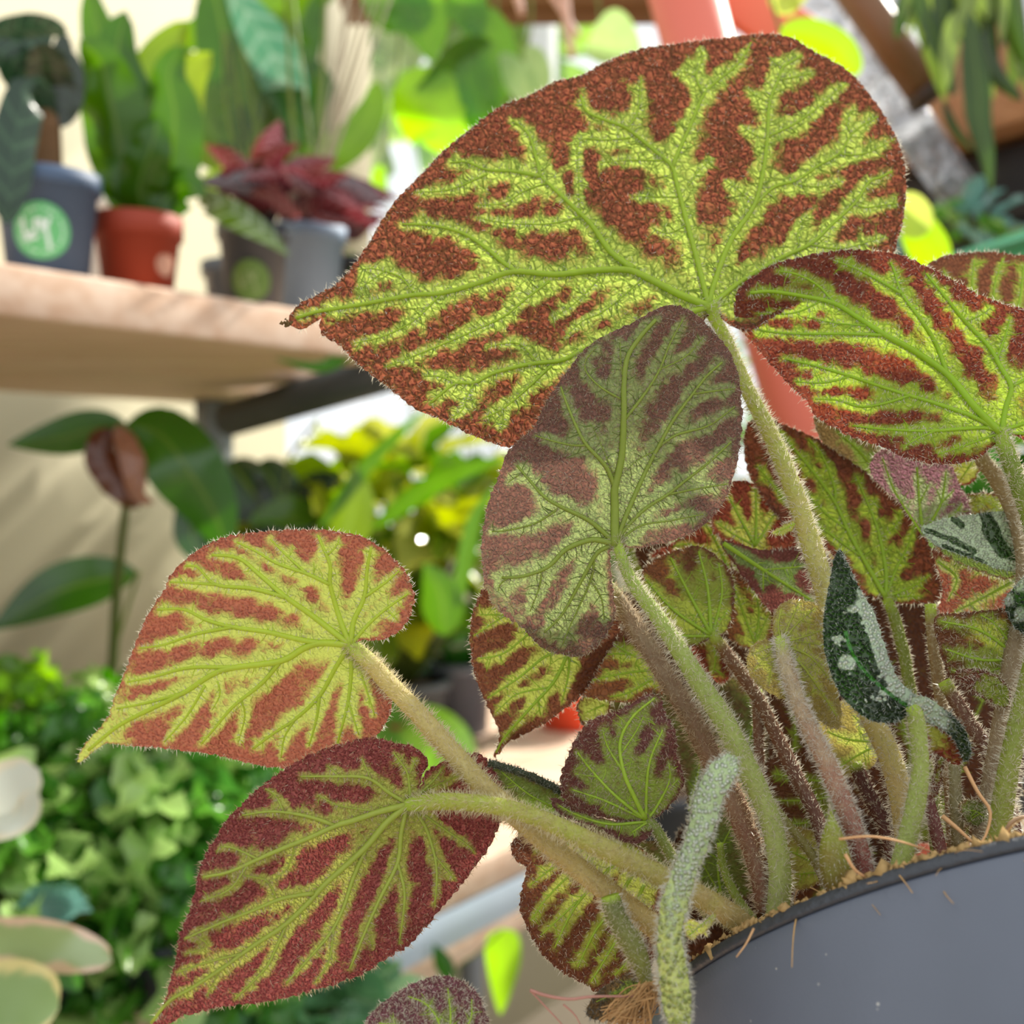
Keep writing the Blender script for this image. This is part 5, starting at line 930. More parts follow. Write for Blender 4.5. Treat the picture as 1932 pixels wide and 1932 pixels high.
# 2: fern in terracotta
b = onrack(266, .05, UPH); d = dof(b)
p2 = empty('potted_nest_fern', b, 'terracotta-coloured plastic pot with broad wavy bright green fern fronds', 'potted plant', 'pots on the upper shelf')
bpot(p2, b, .0335, .062, plain('terracotta_plastic', '983820', .65, .4, .08, 15), .8, .3)
V = [];
sticker(p2, b, .0335, .062, vang(b) + .78, .022, .0095, plain('price_paper', 'b98a74', .8, .1, .3, 300), 'none', plain('price_ink', 'b59f8c', .8, .1, .05, 50), .8)
FN = [bmat('4c7c02', .5), bmat('7e9e02', .6), bmat('3c6a02', .45), bmat('98b406', .65)]
for pts, w, k, tw in (([(262, 415, d), (240, 330, d), (215, 220, d - .01), (190, 120, d - .02), (150, 75, d - .03)], 105, 0, .2), ([(268, 415, d), (262, 300, d), (235, 180, d), (222, 90, d), (238, 20, d)], 95, 2, -.2),
   ([(275, 415, d), (290, 310, d), (285, 200, d + .01), (300, 110, d + .02), (355, 40, d + .03)], 85, 1, .1), ([(280, 415, d), (318, 320, d), (330, 220, d), (318, 140, d), (345, 85, d)], 80, 0, .3), ([(280, 410, d), (310, 270, d + .02), (350, 150, d + .03), (400, 100, d + .04)], 90, 3, .2),
   ([(255, 415, d), (235, 370, d), (190, 345, d - .01), (140, 345, d - .02)], 34, 2, .2), ([(272, 412, d), (262, 350, d - .01), (285, 280, d - .02), (300, 220, d - .02)], 70, 2, .3), ([(285, 410, d), (318, 370, d), (350, 350, d - .01), (378, 372, d - .02)], 60, 2, .5), ([(270, 410, d + .01), (250, 260, d + .02), (180, 40, d + .04), (170, -30, d + .05)], 80, 0, 0)):
    bleaf(p2, pts, w * 1.25, FN[k], 'strap', tw, .3, .12)
# 3: burgundy plant, dark pot with olive sticker
b = onrack(482, .06, UPH); d = dof(b)
p3 = empty('potted_burgundy_plant', b, 'dark grey pot with faded olive sticker, spreading burgundy leaves above', 'potted plant', 'pots on the upper shelf')
bpot(p3, b, .031, .078, plain('dark_grey_plastic', '3c4046', .45, .5, .1, 20))
sticker(p3, b, .031, .078, vang(b) - .1, .026, .018, plain('sticker_olive', '5f7a34', .5, .3, .05, 80), '', plain('sticker_ink_dull', '82935c', .5, .3, .03, 50))
BU = [bmat('5a2428', .35, 'b07a80', .14), bmat('743236', .4, 'c08a90', .12), bmat('3c181c', .3, '8a5a60', .22)]
R3 = random.Random(4)
for k in range(34):
    a = R3.uniform(-2.9, .35) if k % 4 else R3.uniform(-.4, .5); L = R3.uniform(70, 190); x0 = 500 + R3.uniform(-40, 60); y0 = 355 + R3.uniform(-10, 30)
    x1 = x0 + math.cos(a) * L * 1.15; y1 = y0 + math.sin(a) * L * .55 + abs(math.cos(a)) * 22; dd = d + R3.uniform(-.06, .08)
    bleaf(p3, [(x0, y0 + 40, d), (x0 * .6 + x1 * .4, y0 * .6 + y1 * .4 - 14, (d + dd) / 2), (x1, y1, dd)], R3.uniform(30, 52), BU[k % 3], 'lance', R3.uniform(-.6, .6), .3)
for pts, w in (([(500, 350, d), (505, 290, d), (530, 225, d)], 62), ([(560, 360, d), (640, 380, d), (715, 430, d - .02)], 40), ([(480, 350, d), (430, 300, d), (385, 272, d)], 44), ([(540, 370, d), (600, 400, d), (690, 425, d)], 34)):
    bleaf(p3, pts, w, BU[1], 'lance', .2, .25)
bleaf(p3, [(420, 400, d), (385, 375, d - .05), (430, 395, d - .10), (500, 440, d - .12), (548, 484, d - .12)], 52, bmat('4d6420', .4, 'a9bba0', .12), 'lance', .5, .3, label='long green leaf reaching forward over the dark pot')
# 4, 5: more pots
b = onrack(585, .10, UPH); d4 = dof(b)
p4 = empty('potted_cane_plant', b, 'light blue-grey pot at the end of the upper shelf with tall thin canes', 'potted plant', 'pots on the upper shelf')
bpot(p4, b, .036, .10, plain('pale_blue_plastic', '8296ae', .65, .5, .06, 20))
CANE = plain('pale_cane', 'a99c84', .7, .2, .25, 40)
for k in range(9):
    x = 585 + R3.uniform(-30, 40); x1 = x + R3.uniform(-60, 190); bstem(p4, [(x, 420, d4 + .01), ((x * 2 + x1) / 3, 260, d4 + R3.uniform(-.03, .06)), (x1, -60, d4 + R3.uniform(-.05, .12))], R3.uniform(5, 10), CANE if k % 3 else STEMG, 'cane', 6)
b = onrack(668, .09, UPH); d5 = dof(b)
p5 = empty('potted_dark_plant', b, 'small black pot beside the pale blue one, partly behind the largest leaf tip', 'potted plant', 'pots on the upper shelf')
bpot(p5, b, .03, .075, plain('black_plastic', '222427', .5, .5, .1, 20))
for k in range(7): x = 668 + k * 9 - 30; bleaf(p5, [(668, 455, d5), (x, 420, d5 - .01), (x + (k - 3) * 14, 385 + abs(k - 3) * 8, d5 - .02)], 26, BU[k % 3], 'lance', .2)
bleaf(p5, [(660, 470, d5), (690, 600, d5 - .10), (620, 690, d5 - .13), (515, 676, d5 - .15)], 34, bmat('4f9a1c', .5), 'lance', .4, .3)
# tub added behind the pots to stand in for a bright white patch
b = onrack(205, .40, UPH); db = dof(b)
wl = empty('white_patch_tub', b, 'white tub added at the back of the upper shelf as a bright white patch', 'tub')
bpot(wl, b, .075, .16, plain('white_plastic', 'eef0f0', .4, .5, .02, 20), .9, .1)
# 6: tall foliage plant at the back of the shelf
b = onrack(470, .30, UPH); d6 = dof(b)
p6 = empty('tall_foliage_plant', b, 'tall plant at the back of the upper shelf with arrow-shaped dark and blue-green leaves', 'potted plant', 'pots on the upper shelf')
bpot(p6, b, .05, .10, plain('mid_grey_plastic', '5a6066', .45, .5, .06, 20))
G6 = [bmat('3a6408', .45), bmat('2c5210', .4), bmat('648e10', .5), bmat('5f9a7c', .3, 'b7d8c4', .2), bmat('97b82c', .6)]
for pts, w, k, tw, pf in (([(470, 330, d6), (480, 200, d6), (500, 90, d6), (560, 220, d6 - .05), (605, 290, d6 - .08)], 120, 1, .1, 'heart'), ([(560, 250, d6), (520, 120, d6 - .05), (470, 30, d6 - .1), (415, -60, d6 - .14)], 80, 3, .4, 'lance'),
    ([(470, 330, d6), (440, 250, d6), (420, 210, d6), (400, 150, d6)], 60, 2, .1, 'oval'), ([(440, 300, d6), (400, 240, d6), (430, 190, d6), (440, 230, d6), (450, 262, d6)], 60, 2, .2, 'oval'), ([(470, 330, d6), (500, 150, d6), (540, 60, d6), (600, 90, d6 + .02)], 80, 0, .2, 'heart'),
    ([(480, 330, d6), (560, 60, d6 + .05), (590, -10, d6 + .06), (640, -30, d6 + .06)], 90, 0, .1, 'oval'), ([(480, 330, d6), (500, 60, d6), (540, 0, d6), (590, -40, d6)], 90, 2, .1, 'oval'), ([(470, 330, d6), (420, 60, d6), (400, -20, d6), (360, -50, d6)], 100, 0, .1, 'oval'), ([(480, 330, d6), (440, 120, d6 + .05), (390, 60, d6 + .06), (340, 90, d6 + .07)], 74, 2, .2, 'oval'),
    ([(480, 330, d6), (400, 350, d6 - .1), (420, 330, d6 - .12), (455, 345, d6 - .14)], 40, 4, .2, 'lance')):
    bleaf(p6, pts, w * 1.15, G6[k], pf, tw, .2, .05)
for pts, w, k in (([(480, 330, d6), (370, 250, d6 + .05), (340, 160, d6 + .08), (330, 60, d6 + .1)], 90, 0), ([(480, 330, d6), (560, 300, d6 + .03), (600, 200, d6 + .05), (590, 110, d6 + .06)], 84, 1), ([(480, 330, d6), (420, 300, d6 + .02), (390, 230, d6 + .03), (385, 180, d6 + .04)], 70, 4), ([(480, 330, d6), (520, 280, d6 + .02), (545, 215, d6 + .03), (560, 180, d6 + .03)], 76, 2), ([(480, 330, d6), (640, 280, d6 + .03), (700, 210, d6 + .05), (712, 150, d6 + .05)], 70, 2)): bleaf(p6, pts, w, G6[k], 'oval', .2, .2, .04)
for x in (430, 455, 480, 500, 520): bstem(p6, [(470, 340, d6), (x, 220, d6), (x + R3.uniform(-30, 40), 60, d6)], 7, STEMG)
# 7: bright climber hanging in front of the window
bm = empty('roof_beam', P(1100, -30, 1.75), 'brown wooden roof beam across the top edge', 'beam')
V, Fs = obox(P(1120, -22, 1.75), RT, FW, UP, .40, .04, .042); bevel(mesh('beam_body', V, Fs, wood('dark_beam', '8a5f38', '6d4526'), bm, smooth=False), .003)
p7 = empty('window_climber', P(850, -40, 1.6), 'climber with large sunlit lime leaves hanging in front of the window', 'climbing plant')
G7 = [bmat('79b80c', .72), bmat('9fdc10', .8), bmat('5e9a14', .6), bmat('4a7a18', .5), bmat('b7d48a', .55)]
for pts, w, k, tw, pf in (([(760, -20, 1.6), (800, 40, 1.6), (815, 100, 1.6), (822, 118, 1.6)], 120, 0, .2, 'heart'), ([(740, 170, 1.6), (790, 190, 1.6), (840, 230, 1.6), (850, 290, 1.6)], 150, 1, .1, 'oval'), ([(930, 80, 1.6), (880, 110, 1.6), (830, 150, 1.6), (780, 175, 1.6)], 70, 3, .4, 'lance'),
    ([(870, 20, 1.6), (920, 60, 1.6), (935, 130, 1.6), (920, 200, 1.6)], 90, 0, .2, 'oval'), ([(870, 90, 1.6), (900, 150, 1.6), (905, 210, 1.6), (880, 240, 1.6)], 80, 2, .3, 'oval'), ([(850, -20, 1.6), (880, 10, 1.6), (900, 60, 1.6), (895, 80, 1.6)], 90, 2, .1, 'heart'), ([(700, -40, 1.6), (730, 0, 1.6), (770, 20, 1.6), (800, 60, 1.6)], 100, 2, .2, 'oval'),
    ([(945, 100, 1.6), (965, 130, 1.6), (985, 160, 1.6), (1000, 200, 1.6)], 55, 4, .2, 'oval'), ([(990, 90, 1.6), (1010, 110, 1.6), (1020, 150, 1.6), (1015, 180, 1.6)], 46, 4, .2, 'oval'), ([(1120, 50, 1.5), (1150, 70, 1.5), (1180, 100, 1.5), (1190, 140, 1.5)], 105, 4, .1, 'heart'), ([(720, 310, 1.6), (715, 340, 1.6), (722, 375, 1.6)], 30, 1, 0, 'oval'), ([(900, 240, 1.6), (930, 280, 1.6), (900, 330, 1.6)], 90, 0, .2, 'oval')):
    bleaf(p7, pts, w, G7[k], pf, tw, .15, .03)
for a, b_ in (((870, -40), (800, 180)), ((930, -40), (930, 120)), ((1000, -40), (985, 130)), ((1110, -40), (1130, 55)), ((760, -40), (715, 330))): bstem(p7, [(*a, 1.62), ((a[0] + b_[0]) / 2 + 10, (a[1] + b_[1]) / 2, 1.62), (*b_, 1.62)], 6, STEMG)
rt_ = empty('aerial_roots', P(1070, 10, 1.45), 'pinkish aerial roots dangling from the roof beam', 'roots')
RO = plain('aerial_root', 'dcae98', .5, .4, .1, 60)
for pts, w in (([(1062, -40, 1.45), (1070, 40, 1.45), (1080, 108, 1.45)], 20), ([(1020, -40, 1.45), (1060, 20, 1.45), (1095, 70, 1.45)], 14), ([(965, -40, 1.45), (978, 0, 1.45), (985, 28, 1.45)], 18)): bstem(rt_, pts, w, RO, 'root', 8)

# coral post and strap
CO = plain('coral_paint', 'e0705a', .45, .45, .06, 12)
cp = empty('coral_post', P(1400, 2600, 1.05), 'coral-red painted post leaning behind the begonia', 'post')
V, Fs = tube(PA(*np.array([(1262, -120, 1.05), (1410, 430, 1.05), (1545, 880, 1.05), (1800, 1750, 1.05)]).T), .034, 20)[:2]; mesh('post_body', V, Fs, CO, cp)
V, Fs = obox(P(1405, 5, 1.1), (RT * .82 - UP * .57), (RT * .57 + UP * .82), FW, .075, .026, .008); bevel(mesh('cross_strap', V, Fs, plain('orange_strap', 'f07a58', .45, .4, .05, 12), cp, smooth=False), .003)
# yellow leaves near the top right
p8 = empty('lime_leaf_plant', P(1480, 40, .8), 'vivid yellow-lime leaf standing out behind the top of the largest leaf', 'plant')
LI = bmat('9cc800', .7); LI2 = bmat('c8d070', .6)
bleaf(p8, [(1470, 60, .8), (1520, 62, .8), (1580, 90, .8), (1622, 140, .8)], 62, LI, 'oval', .2); bleaf(p8, [(1460, -30, .8), (1480, 0, .8), (1510, 10, .8)], 50, LI2, 'oval', .2); bstem(p8, [(1440, -60, .8), (1455, 0, .8), (1472, 60, .8)], 8, STEMG)
bleaf(p8, [(1470, 20, .8), (1490, 0, .8), (1525, -20, .8)], 40, LI2, 'oval', .2)
p9 = empty('yellow_tipped_plant', P(1760, 600, .8), 'yellow leaf with a cream tip to the right of the largest leaf', 'plant')
bleaf(p9, [(1790, 520, .8), (1765, 490, .8), (1735, 440, .8), (1715, 400, .8), (1702, 360, .8)], 74, LI, 'lance', .2); bleaf(p9, [(1745, 445, .79), (1722, 410, .79), (1700, 365, .79)], 70, LI2, 'oval', .1)
bstem(p9, [(1880, 760, .8), (1830, 600, .8), (1790, 515, .8)], 10, STEMG)

# plastic sheet, pipe, hanging board, crates
pm = NT('clear_plastic_film'); co = pm.n('ShaderNodeTexCoord').outputs['Object']; nn = pm.noise(co, 45, 4, .7)
pm.thin(pm.mix(nn, c4('ccd4e6'), c4('fafcff')), pm.mix(nn, c4('ccd4e6'), c4('fafcff')), .55, pm.bump(nn, 1.0, .01), .35, .12)
sh = empty('plastic_sheet', P(1640, -20, 1.35), 'crumpled bluish-white plastic film hanging diagonally at the upper right', 'plastic sheet')
for (a, b_, w) in (((1520, -40), (1815, 370), 120), ((1650, -40), (1720, 110), 60)):
    n_ = 60; m_ = 12; s = np.linspace(0, 1, n_); u = np.linspace(-.5, .5, m_); c = np.array(a)[None] + (np.array(b_) - a)[None] * s[:, None]; t2 = (np.array(b_) - a) / np.hypot(*(np.array(b_) - a)); nn_ = np.array([t2[1], -t2[0]])
    ww = w * (1 - .35 * s); G = c[:, None] + nn_ * (u[None, :, None] * ww[:, None, None]); dz = 1.35 + .012 * rng.normal(size=(n_, m_)) + .02 * np.sin(s * 26)[:, None]
    i = np.arange(n_ - 1)[:, None] * m_; j = np.arange(m_ - 1)[None, :]; mesh('film_fold', PA(G[..., 0], G[..., 1], dz).reshape(-1, 3), np.stack([i + j, i + j + 1, i + m_ + j + 1, i + m_ + j], -1).reshape(-1, 4), pm.m, sh)
pp = empty('brown_pipe', P(1665, 60, 1.2), 'brown pipe slanting down at the upper right', 'pipe')
V, Fs, _ = tube(PA(*np.array([(1560, -90, 1.2), (1680, 80, 1.2), (1752, 180, 1.2)]).T), .021, 18); mesh('pipe_body', V, Fs, plain('brown_pipe', '7c5636', .45, .4, .15, 20), pp)
V, Fs, _ = tube(PA(*np.array([(1745, 168, 1.2), (1760, 190, 1.2)]).T), .024, 18); mesh('pipe_cap', V, Fs, plain('pipe_cap', '3b2a20', .5, .4, .1, 20), pp)
hb = empty('hanging_shelf', P(1850, 200, 1.5), 'brown wooden board above the black crates at the right edge', 'shelf')
ax = np.array([.20, -.36, 0]); ax /= np.linalg.norm(ax); ay = np.array([ax[1], -ax[0], 0]); ay = -ay if ay @ FW < 0 else ay
c0 = P(1815, 262, 1.36)
V, Fs = obox(c0 + ax * .12 + ay * .16 + np.array([0, 0, .03]), ax, ay, np.array([0, 0, 1.0]), .45, .16, .03)
bevel(mesh('shelf_board', V, Fs, wood('tan_board', 'c08c66', 'a87450', 1.0, 1.2), hb, smooth=False), .003)
V, Fs = obox(c0 + ax * .12 + ay * .34 + np.array([0, 0, .16]), ax, ay, np.array([0, 0, 1.0]), .45, .02, .16)
bevel(mesh('back_board', V, Fs, wood('tan_board2', 'a87a5c', '8a5f44', 1.0, 1.2), hb, smooth=False), .003)
cr = empty('black_crate', c0 - np.array([0, 0, .2]), 'black plastic crate below the brown board', 'crate')
CB = plain('crate_black', '232127', .5, .4, .15, 20)
cc = c0 + ax * .16 + ay * .22
for dz, h_ in ((-.055, .045), (-.155, .045)):
    V, Fs = obox(cc + np.array([0, 0, dz]), ax, ay, np.array([0, 0, 1.0]), .34, .18, h_); bevel(mesh('crate_band', V, Fs, CB, cr, smooth=False), .006)
V, Fs = obox(cc + np.array([0, 0, -.10]), ax, ay, np.array([0, 0, 1.0]), .335, .175, .012); mesh('crate_core', V, Fs, plain('crate_core', '15141a', .6, .3, .1, 20), cr, smooth=False)
wc = empty('white_cable_tube', P(1925, 40, 1.1), 'white tube end at the top right corner', 'tube')
V, Fs, _ = tube(PA(*np.array([(1920, -20, 1.1), (1930, 40, 1.1), (1945, 120, 1.1)]).T), .010, 12); mesh('tube_body', V, Fs, plain('white_tube', 'e8e6f0', .4, .4, .03, 20), wc)
hp = empty('hanging_fern', P(1840, -60, 1.05), 'dark trailing strap-leaved plant hanging at the top right corner', 'hanging plant')
HG = [bmat('3f5a20', .35), bmat('8aa050', .45), bmat('2c4018', .3), bmat('6f8840', .4)]
for k in range(26):
    x = 1700 + R3.uniform(0, 240); L = R3.uniform(90, 260); dx = R3.uniform(-60, 70); dd = 1.05 + R3.uniform(-.05, .08)
    bleaf(hp, [(x, -60, dd), (x + dx * .3, -60 + L * .4, dd), (x + dx, -60 + L, dd)], R3.uniform(14, 34), HG[k % 4], 'strap', R3.uniform(-.8, .8), .3)
bleaf(hp, [(1830, 20, 1.0), (1845, 160, 1.0), (1848, 220, 1.0), (1862, 290, 1.0), (1872, 365, 1.0)], 50, HG[0], 'lance', .3, .3); bleaf(hp, [(1800, 20, 1.0), (1790, 120, 1.0), (1785, 175, 1.0)], 34, HG[1], 'lance', .3, .3)
bleaf(hp, [(1850, 60, 1.0), (1880, 140, 1.0), (1930, 190, 1.0)], 30, HG[2], 'strap', .3, .3); bleaf(hp, [(1780, 190, 1.05), (1800, 240, 1.05), (1835, 285, 1.05)], 16, HG[2], 'strap', .3, .3)
ts = empty('green_tray', P(1930, 520, 1.0), 'teal-green plastic tray at the right edge', 'tray')
V, Fs = obox(P(1985, 500, 1.0), (RT * .95 + FW * .3), (FW * .95 - RT * .3), UP, .07, .10, .018); bevel(mesh('tray_body', V, Fs, plain('tray_green', '4fae80', .4, .4, .05, 15), ts, smooth=False), .006)
V, Fs = obox(P(1985, 482, .99), (RT * .95 + FW * .3), (FW * .95 - RT * .3), UP, .073, .103, .003); bevel(mesh('tray_rim', V, Fs, plain('tray_rim', '6cc09a', .4, .4, .05, 15), ts, smooth=False), .003)

# ---- small-leaved bushy plants: shared leaf mesh, every leaf an object
def leafmesh(mat, L, w, curl=.4, wave=.1, lob=0, n=9, m=5):
    s = np.linspace(0, 1, n); u = np.linspace(-1, 1, m); pr = PROF['oval'](np.clip(s * .94 + .03, 0, 1)) * (1 + lob * np.sin(s * 19))
    X = u[None, :] * pr[:, None] * w / 2; Y = np.broadcast_to(s[:, None] * L, X.shape); Z = -curl * L * s[:, None] ** 2 + wave * w * np.sin(s * 12)[:, None] * u[None, :] + .25 * w * u[None, :] ** 2
    i = np.arange(n - 1)[:, None] * m; j = np.arange(m - 1)[None, :]
    luv = np.stack([np.broadcast_to(u[None], X.shape), np.broadcast_to(s[:, None], X.shape), 0 * X], -1).reshape(-1, 3)
    o = mesh('leaf', np.stack([X, Y, Z], -1).reshape(-1, 3), np.stack([i + j, i + j + 1, i + m + j + 1, i + m + j], -1).reshape(-1, 4), mat, attrs={'luv': luv}); me = o.data; bpy.data.objects.remove(o); return me
def bush(name, label, base, cen, rad, nleaf, mats, L, w, potr=.05, poth=.06, potc='4a4f55', curl=.4, lob=0, group=None, seed=1, wave=.1, lowz=.35):
    R = np.random.default_rng(seed); e = empty(name, base, label, 'potted plant', group)
    if potr: bpot(e, np.array(base), potr, poth, plain('nursery_pot_' + potc, potc, .5, .4, .08, 20))
    mes = [leafmesh(m, L * f, w * f, curl, wave, lob) for m in mats for f in (.8, 1.15)]
    b = np.array(base, float); cen = np.array(cen, float); rad = np.array(rad, float); st_ = []
    for k in range(nleaf):
        v = R.normal(size=3); v /= np.linalg.norm(v); v[2] = abs(v[2]) * 1.4 - lowz; q = cen + v * rad * R.uniform(.55, 1.0)
        o = bpy.data.objects.new('leaf', mes[R.integers(len(mes))]); COL.objects.link(o); o.parent = e; o.location = q - b
        dirv = v * np.array([1, 1, .6]) + R.normal(size=3) * .55; o.rotation_euler = (Vector(dirv).to_track_quat('Y', 'Z') @ Matrix.Rotation(R.uniform(-.9, .9), 4, 'Y').to_quaternion()).to_euler(); o.scale = [R.uniform(.7, 1.35)] * 3
        if k % 3 == 0: st_.append(tube(np.array([b + [0, 0, poth * .8], (b + [0, 0, poth] + q) / 2 + [0, 0, .01], q]), .0016, 5)[:2])
    V, Fs = join(st_); mesh('stems', V, Fs, STEMG, e); return e
LG = [bmat('68a838', .5, sat=1.0), bmat('bce084', .55, sat=1.0), bmat('4c8c30', .45, sat=1.0)]  # palest tone puts sunlit highlights into the leaf colour
LG2 = [bmat('4a8a20', .5), bmat('9ccc48', .55), bmat('6f9c3c', .45)]
for k, (px, n, nl, mats, rad, cz, lab) in enumerate((
    (-20, .08, 80, LG, (.12, .12, .09), .07, 'bushy green plant at the lower left corner, behind the cream-edged leaves'), (190, .14, 130, LG, (.12, .12, .10), .10, 'bright curly green plant directly below the long tip of the left leaf'),
    (330, .06, 130, LG, (.10, .12, .09), .075, 'bright curly green plant behind the front wine-red leaf'), (60, .38, 90, LG2, (.15, .13, .11), .09, 'darker bushy plant below the wall, left of the brown-folded leaf stem'),
    (330, .42, 70, LG2, (.12, .12, .08), .07, 'low green plant behind the left leaf'), (560, .12, 80, LG, (.09, .1, .06), .05, 'green plant seen below the front wine-red leaf'), (300, .02, 110, LG, (.11, .05, .07), .0, 'bright green plant spilling over the front of the lower shelf'))):
    b = onrack(px, n, LOH); bush('bushy_green_plant', lab, b, b + [0, 0, cz + .045], rad, int(nl * 1.45), mats, .036, .030, .045, .05, '3c4046', .5, .25, 'bushy green plants on the lower shelf', 10 + k, .32, .75)
q_ = P(610, 1985, .92); bush('floor_plant', 'pale grey-green plant rising at the bottom edge below the front wine-red leaf', [q_[0], q_[1], .35], q_, (.10, .06, .07), 110, [bmat('8fb890', .45), bmat('a8cc9c', .5), bmat('6fa070', .45)], .05, .034, .06, .12, '3c4046', .4, 0, None, 91)
# a few larger near leaves with cream edges
def varleg(key, inner, rimc):
    t = NT(key); uv = t.attr('luv', True); sx = t.n('ShaderNodeSeparateXYZ'); t.l(uv, sx.inputs[0]); n = t.noise(t.n('ShaderNodeTexCoord').outputs['Object'], 60, 3)
    f = t.ramp(t.math('ADD', t.math('ABSOLUTE', sx.outputs[0]), t.math('MULTIPLY', t.math('SUBTRACT', n, .5), .8)), .55, .8); c = t.mix(f, c4(inner), c4(rimc)); return t.thin(c, c, .35, None, .1, .3)
VG = varleg('variegated_green', '8fae6c', 'e6d890'); VP = varleg('variegated_pink', '9ab070', 'e2c0a0'); VW = varleg('variegated_white', 'dfe6d8', 'eee8cc')
b = onrack(-60, .02, LOH); p10 = empty('cream_edged_plant', b, 'plant with cream, pink and white edged leaves at the lower left edge', 'potted plant'); bpot(p10, b, .05, .06, plain('dark_grey_plastic', '3c4046', .45, .5, .1, 20))
bleaf(p10, [(-110, 1560, .62), (-30, 1520, .60), (30, 1480, .59), (72, 1450, .58)], 120, VW, 'oval', .2, .1, .05); bleaf(p10, [(-110, 1600, .62), (-30, 1560, .60), (40, 1540, .59), (66, 1490, .58)], 60, VW, 'oval', .5, .2)
bleaf(p10, [(-90, 1760, .60), (0, 1770, .58), (100, 1785, .56), (212, 1812, .55)], 92, VP, 'oval', .2, .2, .08); bleaf(p10, [(-110, 1900, .56), (-20, 1890, .54), (50, 1890, .53), (112, 1900, .52)], 150, VG, 'oval', .1, .1, .03)
for q in ((-110, 1600), (-90, 1760), (-110, 1900)): bstem(p10, [(q[0], q[1], .62), (q[0] - 20, q[1] + 150, .64), (-90, 2060, .68)], 8, STEMG)
BLG = bmat('7fb0a8', .3, 'b4d8cc', .25)
b = onrack(105, .05, LOH); p11 = empty('blue_green_plant', b, 'blue-green rosette plant between the cream-edged leaves and the curly green plant', 'potted plant'); bpot(p11, b, .03, .05, plain('dark_grey_plastic', '3c4046', .45, .5, .1, 20)); d11 = dof(b) - .07
for k in range(9): a = -2.9 + k * .35; bleaf(p11, [(100, 1740, d11), (100 + 40 * math.cos(a), 1715 + 40 * math.sin(a), d11 - .01), (100 + 75 * math.cos(a), 1725 + 62 * math.sin(a), d11 - .03)], 30, BLG, 'lance', .3, .3)
bstem(p11, [(100, 1740, d11), (100, 1800, d11), (102, 1900, d11)], 12, STEMG)

# brown-folded big leaf plant at middle left
b = onrack(205, .40, LOH); p12 = empty('folded_leaf_plant', b, 'tall single-stemmed plant whose broad green leaf has a dried brown fold', 'potted plant'); d12 = dof(b); bpot(p12, b, .05, .07, plain('mid_grey_plastic', '5a6066', .45, .5, .06, 20))
dq = 1.12
bstem(p12, [(205, 1440, d12), (214, 1240, d12), (222, 1100, 1.2), (240, 930, dq)], 22, plain('dark_stem', '5a6432', .6, .3, .15, 50)); G12 = bmat('3f7a12', .45, None, .08); BR = plain('dried_leaf', '7a4a32', .8, .2, .35, 30, .3)
bleaf(p12, [(240, 800, dq), (190, 806, dq), (110, 826, dq), (12, 840, dq)], 78, G12, 'lance', .2, .15); bleaf(p12, [(235, 800, dq), (300, 818, dq), (350, 880, dq), (400, 960, dq + .02), (440, 1060, dq + .04)], 142, G12, 'lance', .1, .2, .02); bleaf(p12, [(370, 880, dq + .03), (370, 950, dq + .03), (362, 1010, dq + .03), (390, 1060, dq + .03)], 70, bmat('2f5a18', .4, None, .08), 'oval', .1, .2)
bleaf(p12, [(205, 805, dq - .01), (195, 860, dq - .015), (235, 930, dq - .01), (262, 960, dq)], 64, bmat('6a3a26', .3, '8a5a44', .05), 'strap', .3, .4, .15, label='dried brown fold'); bleaf(p12, [(222, 800, dq - .015), (250, 860, dq - .02), (262, 930, dq - .015), (290, 950, dq)], 46, bmat('b07a62', .35, 'd0a08a', .05), 'strap', .3, .4, .15, label='pinkish dried fold')
b = onrack(120, .5, LOH); p13 = empty('dark_paddle_plant', b, 'plant with one dark drooping paddle leaf against the cream wall', 'potted plant'); bpot(p13, b, .05, .07, plain('mid_grey_plastic', '5a6066', .45, .5, .06, 20)); d13 = dof(b)
bleaf(p13, [(260, 1080, 1.3), (200, 1092, 1.28), (100, 1120, 1.25), (-20, 1190, 1.2)], 100, bmat('3a6420', .4, None, .08), 'lance', .3, .2); bstem(p13, [(120, 1450, d13), (190, 1300, d13), (262, 1078, 1.3)], 10, STEMG)
b = onrack(520, .5, LOH); p14 = empty('dark_leaf_shrub', b, 'shrub with near-black green leaves under the shelf end, left of the yellow foliage', 'potted plant'); bpot(p14, b, .055, .08, plain('mid_grey_plastic', '5a6066', .45, .5, .06, 20)); d14 = dof(b); DG = bmat('1e3a10', .25, None, .08); DG2 = bmat('4a7a14', .5, None, .08)
for pts, w, m in (([(545, 1010, d14), (500, 960, d14), (455, 900, d14), (430, 870, d14)], 110, DG), ([(560, 1010, d14), (580, 960, d14), (610, 930, d14), (640, 900, d14)], 100, DG), ([(545, 1010, d14), (530, 950, d14), (510, 900, d14), (480, 880, d14)], 90, DG), ([(520, 1060, d14), (470, 1040, d14), (430, 1060, d14)], 90, DG), ([(570, 1060, d14), (640, 1020, d14), (700, 1040, d14)], 90, DG), ([(560, 1100, d14), (580, 1000, d14), (590, 950, d14)], 90, DG)): bleaf(p14, pts, w, m, 'oval', .1, .15)
bstem(p14, [(520, 1440, d14), (545, 1200, d14), (540, 900, d14), (600, 790, d14)], 9, STEMG)
